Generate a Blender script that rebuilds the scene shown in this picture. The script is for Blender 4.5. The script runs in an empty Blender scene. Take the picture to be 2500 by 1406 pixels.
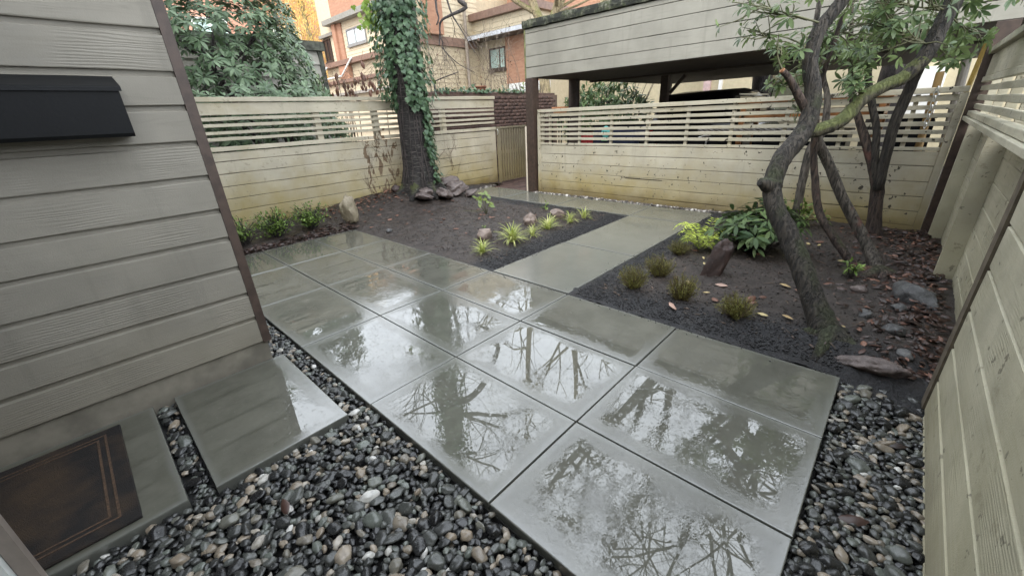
import bpy, math, random
import numpy as np
from mathutils import Vector, Matrix, Euler, noise as mnoise

S = bpy.context.scene
COL = S.collection
R_ = random.Random(7)
rs = np.random.RandomState(11)
rad = math.radians

# ---------------------------------------------------------------- camera, world, sun, exposure
cam = bpy.data.objects.new('camera', bpy.data.cameras.new('camera'))
COL.objects.link(cam)
CAM = Vector((-0.7166, -1.7970, 1.40))
_yaw, _pit, _rol = rad(46.1082), rad(23.2205), rad(-2.7117)
_f = Vector((math.sin(_yaw)*math.cos(_pit), math.cos(_yaw)*math.cos(_pit), -math.sin(_pit)))
_r = Vector((math.cos(_yaw), -math.sin(_yaw), 0)); _u = _r.cross(_f)
_r2 = _r*math.cos(_rol) + _u*math.sin(_rol); _u2 = -_r*math.sin(_rol) + _u*math.cos(_rol)
cam.matrix_world = Matrix(((_r2.x, _u2.x, -_f.x, CAM.x), (_r2.y, _u2.y, -_f.y, CAM.y), (_r2.z, _u2.z, -_f.z, CAM.z), (0, 0, 0, 1)))
cam.data.sensor_width = 36.0
cam.data.lens = 982.44/2500*36.0
cam.data.clip_start = 0.05; cam.data.clip_end = 800
S.camera = cam

W = bpy.data.worlds.new('World'); S.world = W; W.use_nodes = True
wn = W.node_tree; wn.nodes.clear()
_out = wn.nodes.new('ShaderNodeOutputWorld'); _bg = wn.nodes.new('ShaderNodeBackground')
_sky = wn.nodes.new('ShaderNodeTexSky'); _sky.sky_type = 'NISHITA'; _sky.sun_disc = False
_sky.sun_elevation = rad(40); _sky.sun_rotation = rad(228)
_sky.dust_density = 4.0; _sky.air_density = 1.0
_hsv = wn.nodes.new('ShaderNodeHueSaturation'); _hsv.inputs['Saturation'].default_value = 0.22
wn.links.new(_sky.outputs[0], _hsv.inputs['Color'])
_ov = wn.nodes.new('ShaderNodeMix'); _ov.data_type = 'RGBA'; _ov.inputs[0].default_value = .85     # even bright cloud layer over the clear sky
_ov.inputs[7].default_value = (16.0, 17.2, 18.7, 1)
wn.links.new(_hsv.outputs[0], _ov.inputs[6]); wn.links.new(_ov.outputs[2], _bg.inputs['Color']); _bg.inputs['Strength'].default_value = 0.15
wn.links.new(_bg.outputs[0], _out.inputs[0])

sun = bpy.data.objects.new('sun', bpy.data.lights.new('sun', 'SUN')); COL.objects.link(sun)
sun.data.energy = 1.2; sun.data.angle = rad(35); sun.data.color = (1.0, 0.95, 0.86)
_el, _az = rad(40), rad(228)     # azimuth measured from +y toward +x (same as the sky)
_sd = Vector((math.sin(_az)*math.cos(_el), math.cos(_az)*math.cos(_el), math.sin(_el)))
sun.rotation_euler = _sd.to_track_quat('Z', 'Y').to_euler()

S.view_settings.view_transform = 'Standard'; S.view_settings.look = 'None'
S.view_settings.exposure = 0.82; S.view_settings.gamma = 1.0
S.view_settings.use_curve_mapping = False
S.cycles.max_bounces = 8

# ---------------------------------------------------------------- helpers: objects
WM = {}                                            # world matrices by object name
def link(o, parent=None, world=None):
    world = world if world is not None else Matrix.Identity(4)
    COL.objects.link(o); WM[o.name] = world
    if parent is not None:
        o.parent = parent
        o.matrix_local = WM[parent.name].inverted() @ world
    else:
        o.matrix_local = world
    return o
def tag(o, label, cat, group=None):
    o['label'] = label; o['category'] = cat
    if group: o['group'] = group
    return o
def thing(name, label, cat, loc=(0, 0, 0), group=None):
    o = bpy.data.objects.new(name, None); o.empty_display_size = 0.1
    link(o, None, Matrix.Translation(loc)); return tag(o, label, cat, group)
def structure(o):
    o['kind'] = 'structure'; return o
def np_mesh(name, V, F):
    V = np.asarray(V, dtype=np.float32).reshape(-1, 3); F = np.asarray(F, dtype=np.int32)
    me = bpy.data.meshes.new(name); n, k = F.shape
    me.vertices.add(len(V)); me.vertices.foreach_set('co', V.ravel())
    me.loops.add(n*k); me.loops.foreach_set('vertex_index', F.ravel())
    me.polygons.add(n); me.polygons.foreach_set('loop_start', np.arange(0, n*k, k, dtype=np.int32))
    me.polygons.foreach_set('loop_total', np.full(n, k, dtype=np.int32))
    me.update(calc_edges=True); return me
def obj(name, me, mat, parent=None, world=None, smooth=False):
    if mat is not None:
        me.materials.clear(); me.materials.append(mat)
    if smooth and len(me.polygons):
        me.polygons.foreach_set('use_smooth', np.ones(len(me.polygons), dtype=bool))
    return link(bpy.data.objects.new(name, me), parent, world)
class MB:
    def __init__(s): s.v = []; s.f = []
    def add(s, vs, fs):
        b = len(s.v); s.v += [tuple(p) for p in vs]; s.f += [tuple(i+b for i in q) for q in fs]; return s
    def box(s, x0, x1, y0, y1, z0, z1, M=None, bev=0.0):
        if bev > 0:
            vs = []
            for z, i in ((z0, bev), (z0+bev, 0), (z1-bev, 0), (z1, bev)):
                vs += [(x0+i, y0+i, z), (x1-i, y0+i, z), (x1-i, y1-i, z), (x0+i, y1-i, z)]
            fs = [(3, 2, 1, 0), (12, 13, 14, 15)]
            for k in range(3):
                for i in range(4):
                    j = (i+1) % 4; fs.append((k*4+i, k*4+j, k*4+4+j, k*4+4+i))
        else:
            vs = [(x0, y0, z0), (x1, y0, z0), (x1, y1, z0), (x0, y1, z0), (x0, y0, z1), (x1, y0, z1), (x1, y1, z1), (x0, y1, z1)]
            fs = [(3, 2, 1, 0), (4, 5, 6, 7), (0, 1, 5, 4), (1, 2, 6, 5), (2, 3, 7, 6), (3, 0, 4, 7)]
        if M is not None: vs = [M @ Vector(p) for p in vs]
        return s.add(vs, fs)
    def tube(s, pts, n=8, cap=True, jit=0.0, seed=0):
        """pts: (x,y,z,r)"""
        rr = random.Random(seed); b = len(s.v); P = [Vector(p[:3]) for p in pts]; m = len(P); up = None
        for i, p in enumerate(P):
            t = (P[min(i+1, m-1)]-P[max(i-1, 0)]).normalized()
            if up is None:
                up = Vector((0, 0, 1)) if abs(t.z) < .9 else Vector((1, 0, 0))
            a = (up - t*up.dot(t)).normalized(); c = t.cross(a); up = a
            for k in range(n):
                th = 2*math.pi*k/n; q = pts[i][3]*(1+rr.uniform(-jit, jit))
                s.v.append(tuple(p + a*math.cos(th)*q + c*math.sin(th)*q))
        for i in range(m-1):
            for k in range(n):
                l = (k+1) % n
                s.f.append((b+i*n+k, b+i*n+l, b+i*n+n+l, b+i*n+n+k))
        if cap:
            s.f.append(tuple(b+k for k in reversed(range(n)))); s.f.append(tuple(b+(m-1)*n+k for k in range(n)))
        return s
    def ico(s, sub, M):
        v, f = ICO[sub]; return s.add([M @ Vector(p) for p in v], f)
    def mesh(s, name):
        me = bpy.data.meshes.new(name); me.from_pydata(s.v, [], s.f); me.update(); return me
    def build(s, name, mat, parent=None, smooth=False):
        return obj(name, s.mesh(name), mat, parent, None, smooth)
def _ico(sub):
    t = (1+5**.5)/2
    v = [Vector(p).normalized() for p in ((-1, t, 0), (1, t, 0), (-1, -t, 0), (1, -t, 0), (0, -1, t), (0, 1, t), (0, -1, -t), (0, 1, -t), (t, 0, -1), (t, 0, 1), (-t, 0, -1), (-t, 0, 1))]
    f = [(0, 11, 5), (0, 5, 1), (0, 1, 7), (0, 7, 10), (0, 10, 11), (1, 5, 9), (5, 11, 4), (11, 10, 2), (10, 7, 6), (7, 1, 8), (3, 9, 4), (3, 4, 2), (3, 2, 6), (3, 6, 8), (3, 8, 9), (4, 9, 5), (2, 4, 11), (6, 2, 10), (8, 6, 7), (9, 8, 1)]
    for _ in range(sub):
        c = {}; g = []
        def mid(a, b):
            k = (min(a, b), max(a, b))
            if k not in c:
                v.append((v[a]+v[b]).normalized()); c[k] = len(v)-1
            return c[k]
        for a, b, d in f:
            x, y, z = mid(a, b), mid(b, d), mid(d, a); g += [(a, x, z), (b, y, x), (d, z, y), (x, y, z)]
        f = g
    return [tuple(p) for p in v], f
ICO = {k: _ico(k) for k in range(4)}
def smooth_line(pts, k=4):
    """Catmull-Rom through (x,y,z,r) points"""
    P = [np.array(p, float) for p in pts]; P = [2*P[0]-P[1]] + P + [2*P[-1]-P[-2]]; o = []
    for i in range(1, len(P)-2):
        a, b, c, d = P[i-1:i+3]
        for j in range(k):
            t = j/k
            o.append(.5*((2*b)+(-a+c)*t+(2*a-5*b+4*c-d)*t*t+(-a+3*b-3*c+d)*t**3))
    o.append(P[-2]); return [tuple(p) for p in o]
def bake(leaf, mats):
    """many copies of one small mesh (V, F) baked into one"""
    V, F = leaf; V = np.asarray(V, float); F = np.asarray(F, int); M = np.asarray(mats, float)
    X = np.einsum('nij,vj->nvi', M[:, :3, :3], V) + M[:, None, :3, 3]
    return X.reshape(-1, 3), (F[None] + (np.arange(len(M))*len(V))[:, None, None]).reshape(-1, F.shape[1])
_Ci = np.array(cam.matrix_world.inverted())
def project(P):
    P = np.atleast_2d(P); c = P @ _Ci[:3, :3].T + _Ci[:3, 3]; z = -c[:, 2]; zz = np.where(z > .05, z, 1e9)
    return 1250+982.44*c[:, 0]/zz, 703-982.44*c[:, 1]/zz, z
def split_show(mats, n, size=None, key=None):
    """indices of the n copies that show largest in the picture, and the others"""
    M = np.asarray(mats); x, y, z = project(M[:, :3, 3])
    s = (np.ones(len(M)) if size is None else np.asarray(size))/np.maximum(z, .05)
    if key is not None: s = s*np.asarray(key)
    s[(z < .1) | (x < -20) | (x > 2520) | (y < -20) | (y > 1426)] = 0
    o = np.argsort(-s, kind='stable'); n = min(n, int((s > 0).sum()))
    return o[:n], o[n:]
def pieces(name, leaf, mats, mat, parent, n=300, size=None, key=None, smooth=False, rest=None):
    """the largest showing as single parts (sharing one mesh), the rest as one stuff part"""
    a, b = split_show(mats, n, size, key)
    if len(a):
        me = np_mesh(name, *leaf)
        for i in a: obj(name, me, mat if not me.materials else None, parent, Matrix([list(r) for r in mats[i]]), smooth)
    if len(b):
        o = obj(rest or name+'_mass', np_mesh(name+'_mass', *bake(leaf, [mats[i] for i in b])), mat, parent, None, smooth); o['kind'] = 'stuff'
def TRS(loc, eul=(0, 0, 0), sc=(1, 1, 1)):
    if not hasattr(sc, '__len__'): sc = (sc, sc, sc)
    M = Euler(eul).to_matrix().to_4x4(); M.translation = loc
    return M @ Matrix.Diagonal((sc[0], sc[1], sc[2], 1))
def frame(loc, d, n, sc=1.0):
    """y axis along d, z axis near n"""
    y = Vector(d).normalized(); z = Vector(n); z = (z - y*z.dot(y))
    z = z.normalized() if z.length > 1e-5 else y.orthogonal().normalized(); x = y.cross(z)
    if not hasattr(sc, '__len__'): sc = (sc, sc, sc)
    return Matrix(((x.x*sc[0], y.x*sc[1], z.x*sc[2], loc[0]), (x.y*sc[0], y.y*sc[1], z.y*sc[2], loc[1]), (x.z*sc[0], y.z*sc[1], z.z*sc[2], loc[2]), (0, 0, 0, 1)))
def rdir(r=R_):
    while True:
        v = Vector((r.uniform(-1, 1), r.uniform(-1, 1), r.uniform(-1, 1)))
        if .05 < v.length < 1: return v.normalized()
def fbm(x, y, z=0.0, o=4):
    return mnoise.fractal(Vector((x, y, z)), 1.0, 2.0, o)

# ---------------------------------------------------------------- helpers: materials
class NT:
    def __init__(s, name):
        s.m = bpy.data.materials.new(name); s.m.use_nodes = True; s.t = s.m.node_tree
        s.b = s.t.nodes['Principled BSDF']; s._g = None; s._c = None; s._o = None
    def n(s, ty, **kw):
        q = s.t.nodes.new(ty)
        for k, v in kw.items(): setattr(q, k, v)
        return q
    def put(s, inp, v):
        if hasattr(v, 'is_output'): s.t.links.new(v, inp)
        else: inp.default_value = v
    def pos(s):
        if s._g is None: s._g = s.n('ShaderNodeNewGeometry')
        return s._g.outputs['Position']
    def island(s):
        s.pos(); return s._g.outputs['Random Per Island']
    def obc(s):
        if s._c is None: s._c = s.n('ShaderNodeTexCoord')
        return s._c.outputs['Object']
    def rnd(s):
        if s._o is None: s._o = s.n('ShaderNodeObjectInfo')
        return s._o.outputs['Random']
    def math(s, op, a, b=0.0, clamp=False):
        q = s.n('ShaderNodeMath', operation=op, use_clamp=clamp); s.put(q.inputs[0], a); s.put(q.inputs[1], b); return q.outputs[0]
    def map(s, v, sc=(1, 1, 1), off=None):
        q = s.n('ShaderNodeMapping'); s.put(q.inputs['Vector'], v); q.inputs['Scale'].default_value = sc
        if off is not None: s.put(q.inputs['Location'], off)
        return q.outputs[0]
    def noise(s, v, scale=5.0, det=4.0, rough=.55, dist=0.0):
        q = s.n('ShaderNodeTexNoise'); s.put(q.inputs['Vector'], v); q.inputs['Scale'].default_value = scale
        q.inputs['Detail'].default_value = det; q.inputs['Roughness'].default_value = rough; q.inputs['Distortion'].default_value = dist
        return q.outputs['Fac']
    def vor(s, v, scale=5.0, feat='F1', out='Distance', rnd=1.0):
        q = s.n('ShaderNodeTexVoronoi', feature=feat); s.put(q.inputs['Vector'], v); q.inputs['Scale'].default_value = scale
        q.inputs['Randomness'].default_value = rnd; return q.outputs[out]
    def wave(s, v, scale=5.0, dist=2.0, det=3.0, axis='Z'):
        q = s.n('ShaderNodeTexWave', bands_direction=axis); s.put(q.inputs['Vector'], v); q.inputs['Scale'].default_value = scale
        q.inputs['Distortion'].default_value = dist; q.inputs['Detail'].default_value = det; return q.outputs['Fac']
    def ramp(s, f, stops, interp='LINEAR'):
        q = s.n('ShaderNodeValToRGB'); e = q.color_ramp.elements; q.color_ramp.interpolation = interp
        while len(e) < len(stops): e.new(.5)
        for k, (p, c) in enumerate(stops):
            e[k].position = p; e[k].color = (c[0], c[1], c[2], 1) if hasattr(c, '__len__') else (c, c, c, 1)
        s.put(q.inputs[0], f); return q.outputs[0]
    def smooth(s, f, a, b, lo=0.0, hi=1.0):
        q = s.n('ShaderNodeMapRange', interpolation_type='SMOOTHSTEP'); s.put(q.inputs[0], f)
        for k, v in zip((1, 2, 3, 4), (a, b, lo, hi)): q.inputs[k].default_value = v
        return q.outputs[0]
    def mix(s, f, a, b, mode='MIX'):
        q = s.n('ShaderNodeMix', data_type='RGBA', blend_type=mode); s.put(q.inputs[0], f)
        for i, v in ((6, a), (7, b)):
            s.put(q.inputs[i], v if hasattr(v, 'is_output') else ((v[0], v[1], v[2], 1) if hasattr(v, '__len__') else (v, v, v, 1)))
        return q.outputs[2]
    def xyz(s, v):
        q = s.n('ShaderNodeSeparateXYZ'); s.put(q.inputs[0], v); return q.outputs
    def bump(s, h, st=.3, d=.01, nrm=None):
        q = s.n('ShaderNodeBump'); s.put(q.inputs['Height'], h); q.inputs['Strength'].default_value = st; q.inputs['Distance'].default_value = d
        if nrm is not None: s.put(q.inputs['Normal'], nrm)
        return q.outputs[0]
    def set(s, **kw):
        for k, v in kw.items():
            i = s.b.inputs[k.replace('_', ' ')]
            if not hasattr(v, 'is_output') and hasattr(v, '__len__') and len(v) == 3 and i.type == 'RGBA': v = (*v, 1)
            s.put(i, v)
        return s
def plain(name, col, rough=.6, metal=0.0, var=.15, scale=8.0, spec=.5):
    t = NT(name); f = t.noise(t.pos(), scale, 5)
    c = t.mix(t.smooth(f, .3, .7), tuple(x*(1-var) for x in col), tuple(min(1, x*(1+var)) for x in col))
    t.set(Base_Color=c, Roughness=rough, Metallic=metal); t.b.inputs['Specular IOR Level'].default_value = spec
    t.set(Normal=t.bump(t.noise(t.pos(), scale*9, 4), .25, .002)); return t.m

def paint_wood(name, base, axis='x', algae=0.0, ztop=.9, flakes=0.0, grain=1.0, peel=None, scuff=.12, moss=(.30, .235, .085)):
    """painted rough-sawn boards; axis = direction the grain runs"""
    t = NT(name); p = t.pos(); sc = {'x': (1.2, 14, 14), 'y': (14, 1.2, 14), 'z': (14, 14, 1.2)}[axis]
    off = t.n('ShaderNodeCombineXYZ'); k = t.math('MULTIPLY', t.rnd(), 37.0)
    for i in range(3): t.put(off.inputs[i], k)
    g = t.map(p, sc, off.outputs[0])
    warp = t.noise(g, .9, 3, .5, 1.5)
    gr = t.noise(g, 2.2, 6, .65, 1.2)
    ringc = t.wave(t.map(p, {'x': (.5, 5, 5), 'y': (5, .5, 5), 'z': (5, 5, .5)}[axis], off.outputs[0]), 5.0, 9.0, 3.0, 'Z' if axis != 'z' else 'X')
    z = t.xyz(p)[2]
    col = t.mix(t.smooth(t.noise(p, 2.3, 5), .3, .72), tuple(c*(1-scuff) for c in base), tuple(min(1, c*(1+scuff*.7)) for c in base))
    col = t.mix(t.math('MULTIPLY', t.math('SUBTRACT', t.rnd(), .5), .22), col, t.mix(1.0, col, (.55, .55, .55), 'MULTIPLY'))
    col = t.mix(t.smooth(gr, .52, .72, 0, .22), col, tuple(c*.62 for c in base))
    # rain streaks
    st = t.noise(t.map(p, (9, 9, .7)), 1.6, 4)
    col = t.mix(t.smooth(st, .56, .75, 0, .35), col, tuple(c*.68 for c in base))
    if algae > 0:
        zz = t.smooth(z, 0.0, ztop, 1.0, 0.0)
        a = t.math('MULTIPLY', t.math('ADD', t.math('MULTIPLY', zz, 1.05), t.math('MULTIPLY', t.math('SUBTRACT', t.noise(p, 2.6, 6, .62), .5), 1.7)), algae, True)
        col = t.mix(a, col, moss)
        lo = t.math('MULTIPLY', t.smooth(t.math('ADD', z, t.math('MULTIPLY', t.noise(p, 4.0, 5), .32)), .16, .42, 1, 0), min(1, algae*1.1))
        col = t.mix(t.math('MULTIPLY', lo, .75), col, (.10, .068, .03))
    if flakes > 0:
        f1 = t.noise(p, 17.0, 4, .6); f2 = t.noise(p, 1.7, 3)
        zb = t.smooth(z, .2, .75)
        m = t.math('MULTIPLY', t.smooth(f1, .63, .66), t.smooth(t.math('ADD', f2, t.math('MULTIPLY', zb, .08)), .47, .58))
        col = t.mix(t.math('MULTIPLY', m, flakes), col, (.05, .043, .032))
        gm = t.smooth(t.noise(p, 11.0, 5, .7), .56, .68, 0, .5)
        col = t.mix(t.math('MULTIPLY', gm, t.smooth(f2, .48, .6)), col, (.19, .17, .11))
    if peel is not None:
        (cx, cy, cz), rr = peel
        q = t.n('ShaderNodeVectorMath', operation='DISTANCE'); t.put(q.inputs[0], t.map(p, (1, 1, .55))); q.inputs[1].default_value = (cx, cy, cz*.55)
        d = t.smooth(q.outputs['Value'], rr*.45, rr, .135, -.08)
        m = t.smooth(t.math('ADD', t.noise(t.map(p, (1, 1, .45)), 10, 5, .6, 1.1), d), .672, .684)
        col = t.mix(m, col, (.165, .115, .072))
    patch = t.smooth(t.noise(t.map(p, (1, 1, 1), off.outputs[0]), 3.3, 3, .5), .36, .66, .18, 1.0)
    rp_ = t.smooth(t.noise(t.map(p, (1, 1, 1), off.outputs[0]), 2.1, 2, .5), .50, .64)
    h = t.math('ADD', t.math('MULTIPLY', t.math('MULTIPLY', gr, .75), patch), t.math('MULTIPLY', ringc, t.math('MULTIPLY', rp_, .55*grain)))
    h = t.math('ADD', h, t.math('MULTIPLY', t.noise(p, 190, 3), .25))
    t.set(Base_Color=col, Roughness=t.smooth(gr, .3, .7, .5, .75), Normal=t.bump(h, .55*grain, .006))
    t.b.inputs['Specular IOR Level'].default_value = .35
    return t.m

def leaf_mat(name, a, b, rough=.38, back=None, trans=.12, spec=.5):
    t = NT(name); k = t.math('FRACT', t.math('ADD', t.island(), t.rnd()))
    c = t.mix(k, a, b); c = t.mix(t.smooth(t.noise(t.pos(), 2.2, 2), .4, .65, 0, .35), c, tuple(x*.55 for x in a))
    if back is not None: c = t.mix(t._g.outputs['Backfacing'], c, back)
    t.set(Base_Color=c, Roughness=rough); t.b.inputs['Specular IOR Level'].default_value = spec
    if trans:
        t.b.inputs['Transmission Weight'].default_value = 0.0
        tr = t.n('ShaderNodeBsdfTranslucent'); t.put(tr.inputs[0], c); ms = t.n('ShaderNodeMixShader'); ms.inputs[0].default_value = trans
        t.t.links.new(t.b.outputs[0], ms.inputs[1]); t.t.links.new(tr.outputs[0], ms.inputs[2])
        t.t.links.new(ms.outputs[0], t.t.nodes['Material Output'].inputs[0])
    return t.m
def bark_mat(name, a, b, moss=None, moss_amt=.5, stretch=(1, 1, .22), scale=26, rough=.75, horiz=False, red=None):
    t = NT(name); p = t.pos(); v = t.map(p, (1, 1, 3.2) if horiz else stretch)
    n1 = t.noise(v, scale, 6, .65, .8); n2 = t.noise(p, 5, 4)
    r = t.noise(t.map(p, (.5, .5, 4.5) if horiz else (1, 1, .13)), scale*2.4, 4, .6, .5)
    c = t.mix(t.smooth(n1, .3, .7), a, b); c = t.mix(t.smooth(r, .38, .54, .88, 0), c, tuple(x*.35 for x in a))
    if horiz:
        lz = t.noise(t.map(p, (3, 3, 34)), 2.0, 4, .6); c = t.mix(t.smooth(lz, .53, .63, 0, .75), c, (.125, .11, .10))
        li = t.smooth(t.noise(p, 14, 5, .7), .6, .7, 0, .75); c = t.mix(t.math('MULTIPLY', li, t.smooth(t.xyz(p)[2], .3, 1.1, 1, .15)), c, (.25, .26, .21))
    if red is not None: c = t.mix(t.smooth(t.noise(p, 2.7, 3), red[3], red[3]+.06), c, red[:3])
    if moss is not None:
        nz = t.n('ShaderNodeNewGeometry'); up = t.xyz(nz.outputs['Normal'])[2]
        m = t.smooth(t.math('ADD', t.math('MULTIPLY', up, .35), n2), .78-moss_amt*.5, 1.02-moss_amt*.5)
        c = t.mix(t.math('MULTIPLY', m, .9), c, t.mix(t.noise(p, 60, 3), tuple(x*.5 for x in moss), moss))
    h = t.math('ADD', t.math('MULTIPLY', n1, .6), t.smooth(r, .25, .6))
    t.set(Base_Color=c, Roughness=rough, Normal=t.bump(h, 1.0, .014)); return t.m

# ---------------------------------------------------------------- materials
HOUSE = paint_wood('house_paint', (.215, .199, .166), 'x', algae=.07, ztop=.7, grain=.8, scuff=.12)
FENCE_X = paint_wood('fence_paint_back', (.45, .405, .31), 'x', algae=.82, ztop=1.0, flakes=.25, grain=.7, peel=((3.13, 4.9, .72), .55))
FENCE_Y = paint_wood('fence_paint_carport', (.42, .385, .30), 'y', algae=.74, ztop=.75, flakes=1.0, grain=.7)
FENCE_R = paint_wood('fence_paint_side', (.44, .415, .325), 'x', algae=.30, ztop=1.5, flakes=.6, grain=.75, scuff=.22, moss=(.33, .30, .15))
FASCIA = paint_wood('fascia_paint', (.275, .262, .222), 'y', grain=.35, scuff=.14)
BROWN = plain('brown_stain', (.050, .032, .024), .55, var=.25, scale=20)
BROWN2 = plain('brown_fascia', (.22, .135, .10), .6)
DARKROOF = plain('roof_edge_felt', (.055, .058, .045), .8, var=.6, scale=9)
SOFFIT = plain('soffit_plywood', (.075, .062, .048), .7, var=.2)
FOUND = plain('foundation_concrete', (.175, .158, .125), .8, var=.3, scale=5)
BLACKM = plain('black_metal', (.0045, .005, .006), .5, var=.1, spec=.22)
WHITE = plain('white_paint', (.78, .77, .73), .5, var=.04)
CREAM = plain('cream_siding', (.60, .51, .36), .6, var=.06)
CREAM2 = plain('cream_stucco', (.52, .45, .30), .8, var=.06)
TAN = plain('tan_siding', (.50, .42, .29), .65, var=.07)
GREYSID = plain('grey_siding', (.30, .285, .25), .65, var=.08)
GLASS = plain('window_glass', (.42, .55, .50), .06, var=.25, scale=.6)
GLASSD = plain('dark_glass', (.012, .014, .016), .05, var=.1)
CARPAINT = plain('black_car_paint', (.006, .006, .008), .16, var=.1)
CHROME = plain('pale_metal', (.62, .62, .60), .3, metal=.6)
RUBBER = plain('black_rubber', (.014, .014, .014), .8)
NAVY = plain('navy_plastic', (.016, .024, .055), .45)
REDM = plain('red_plastic', (.42, .035, .04), .45)
TEAL = plain('teal_plastic', (.13, .50, .48), .5, var=.05); GREENP = plain('green_plastic', (.22, .58, .27), .5, var=.05)
WOODP = plain('varnished_plank', (.20, .085, .03), .4, var=.4, scale=6)
TERRA = plain('terracotta', (.55, .24, .11), .75)
PALECLOTH = plain('pale_cover', (.62, .60, .55), .7)

def paver_mat(name, dry, lift=1.0):
    t = NT(name); o = t.obc(); p = t.pos(); xy = t.xyz(o)
    def at(nm):
        a = t.n('ShaderNodeAttribute', attribute_type='OBJECT', attribute_name=nm); return a.outputs['Fac']
    ex = t.math('SUBTRACT', at('half_x'), t.math('ABSOLUTE', xy[0])); ey = t.math('SUBTRACT', at('half_y'), t.math('ABSOLUTE', xy[1]))
    e = t.math('MINIMUM', ex, ey)
    n_lo = t.noise(p, 1.25, 3, .5); n_md = t.noise(p, 5.0, 5, .6); n_hi = t.noise(p, 46, 4, .6)
    c = t.mix(t.smooth(n_md, .3, .7), (.058, .0575, .043), (.088, .087, .068))
    c = t.mix(t.smooth(t.noise(p, 2.1, 6, .7), .5, .75, 0, .45), c, (.060, .055, .038))
    c = t.mix(t.math('MULTIPLY', t.math('SUBTRACT', t.rnd(), .5), .5), c, t.mix(1.0, c, (.7, .7, .7), 'MULTIPLY'))
    c = t.mix(t.smooth(n_hi, .62, .75, 0, .3), c, (.15, .15, .135))
    st = t.noise(t.map(p, (2.0, 11, 1)), 1.5, 4, .6, .4); c = t.mix(t.smooth(st, .58, .7, 0, .35), c, (.05, .047, .036))
    c = t.mix(1.0, c, (lift*.5, lift*.5, lift*.5), 'MULTIPLY') if lift < 1 else t.mix(min(1, lift-1), c, (.185, .19, .165))
    # dried rim along the edges reads paler
    rim = t.smooth(t.math('ADD', e, t.math('MULTIPLY', t.math('SUBTRACT', n_md, .5), .06)), .0, .035, .40, 0)
    c = t.mix(rim, c, (.15, .155, .145))
    # water film: mirror in the middle of a slab, broken up towards the rim and in patches
    film = t.math('ADD', t.math('MULTIPLY', t.smooth(t.math('ADD', e, t.math('MULTIPLY', t.math('SUBTRACT', n_md, .5), .10)), .0, .11), .62), t.math('MULTIPLY', t.math('SUBTRACT', n_lo, .5), 1.35))
    film = t.math('ADD', film, t.math('MULTIPLY', t.math('SUBTRACT', n_md, .5), .40))
    film = t.math('SUBTRACT', film, t.math('MULTIPLY', t.smooth(t.noise(p, 42, 3, .6), .57, .68), .20))
    film = t.math('SUBTRACT', film, dry)
    wet = t.smooth(film, .20, .42)
    rough = t.math('ADD', t.math('MULTIPLY', t.math('SUBTRACT', 1.0, wet), .17), .010)
    spk = t.smooth(t.noise(p, 34, 3, .6), .53, .66)
    h = t.math('ADD', t.math('MULTIPLY', t.noise(p, 26, 3), t.math('MULTIPLY', t.smooth(film, .36, .56, 1, 0), .6)), t.math('MULTIPLY', spk, t.math('MULTIPLY', t.smooth(film, .28, .40, 1, 0), .30)))
    h = t.math('ADD', h, t.math('MULTIPLY', t.noise(p, 160, 2), t.math('MULTIPLY', t.math('SUBTRACT', 1.0, wet), .18)))
    t.set(Base_Color=c, Roughness=.75, Normal=t.bump(t.noise(p, 90, 4), .25, .002))
    t.b.inputs['Specular IOR Level'].default_value = .3
    t.b.inputs['Coat Weight'].default_value = 1.0; t.b.inputs['Coat IOR'].default_value = 1.9
    t.set(Coat_Roughness=rough, Coat_Normal=t.bump(h, .35, .0022))
    return t.m
PAVER = paver_mat('wet_concrete_paver', .09); PAVER2 = paver_mat('damp_concrete_slab', .42, 1.42)

def pebble_mat():
    t = NT('wet_pebble'); k = t.math('FRACT', t.math('ADD', t.island(), t.rnd()))
    c = t.ramp(k, [(0, (.008, .008, .009)), (.20, (.016, .0165, .017)), (.37, (.028, .029, .028)), (.52, (.048, .050, .046)), (.65, (.078, .082, .074)), (.74, (.11, .122, .105)), (.82, (.15, .132, .105)), (.89, (.21, .17, .125)), (.95, (.26, .22, .17)), (.98, (.34, .325, .29)), (1, (.52, .51, .48))])
    v = t.noise(t.pos(), 55, 5, .6); c = t.mix(t.smooth(v, .35, .7, 0, .5), c, t.mix(1.0, c, (.45, .45, .47), 'MULTIPLY'))
    c = t.mix(t.smooth(t.noise(t.pos(), 140, 3), .64, .72, 0, .35), c, (.3, .3, .28))
    t.set(Base_Color=c, Roughness=t.smooth(v, .3, .7, .13, .40)); t.set(Normal=t.bump(t.noise(t.pos(), 120, 4), .18, .003))
    t.b.inputs['Specular IOR Level'].default_value = .5; return t.m
PEBBLE = pebble_mat()

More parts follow.
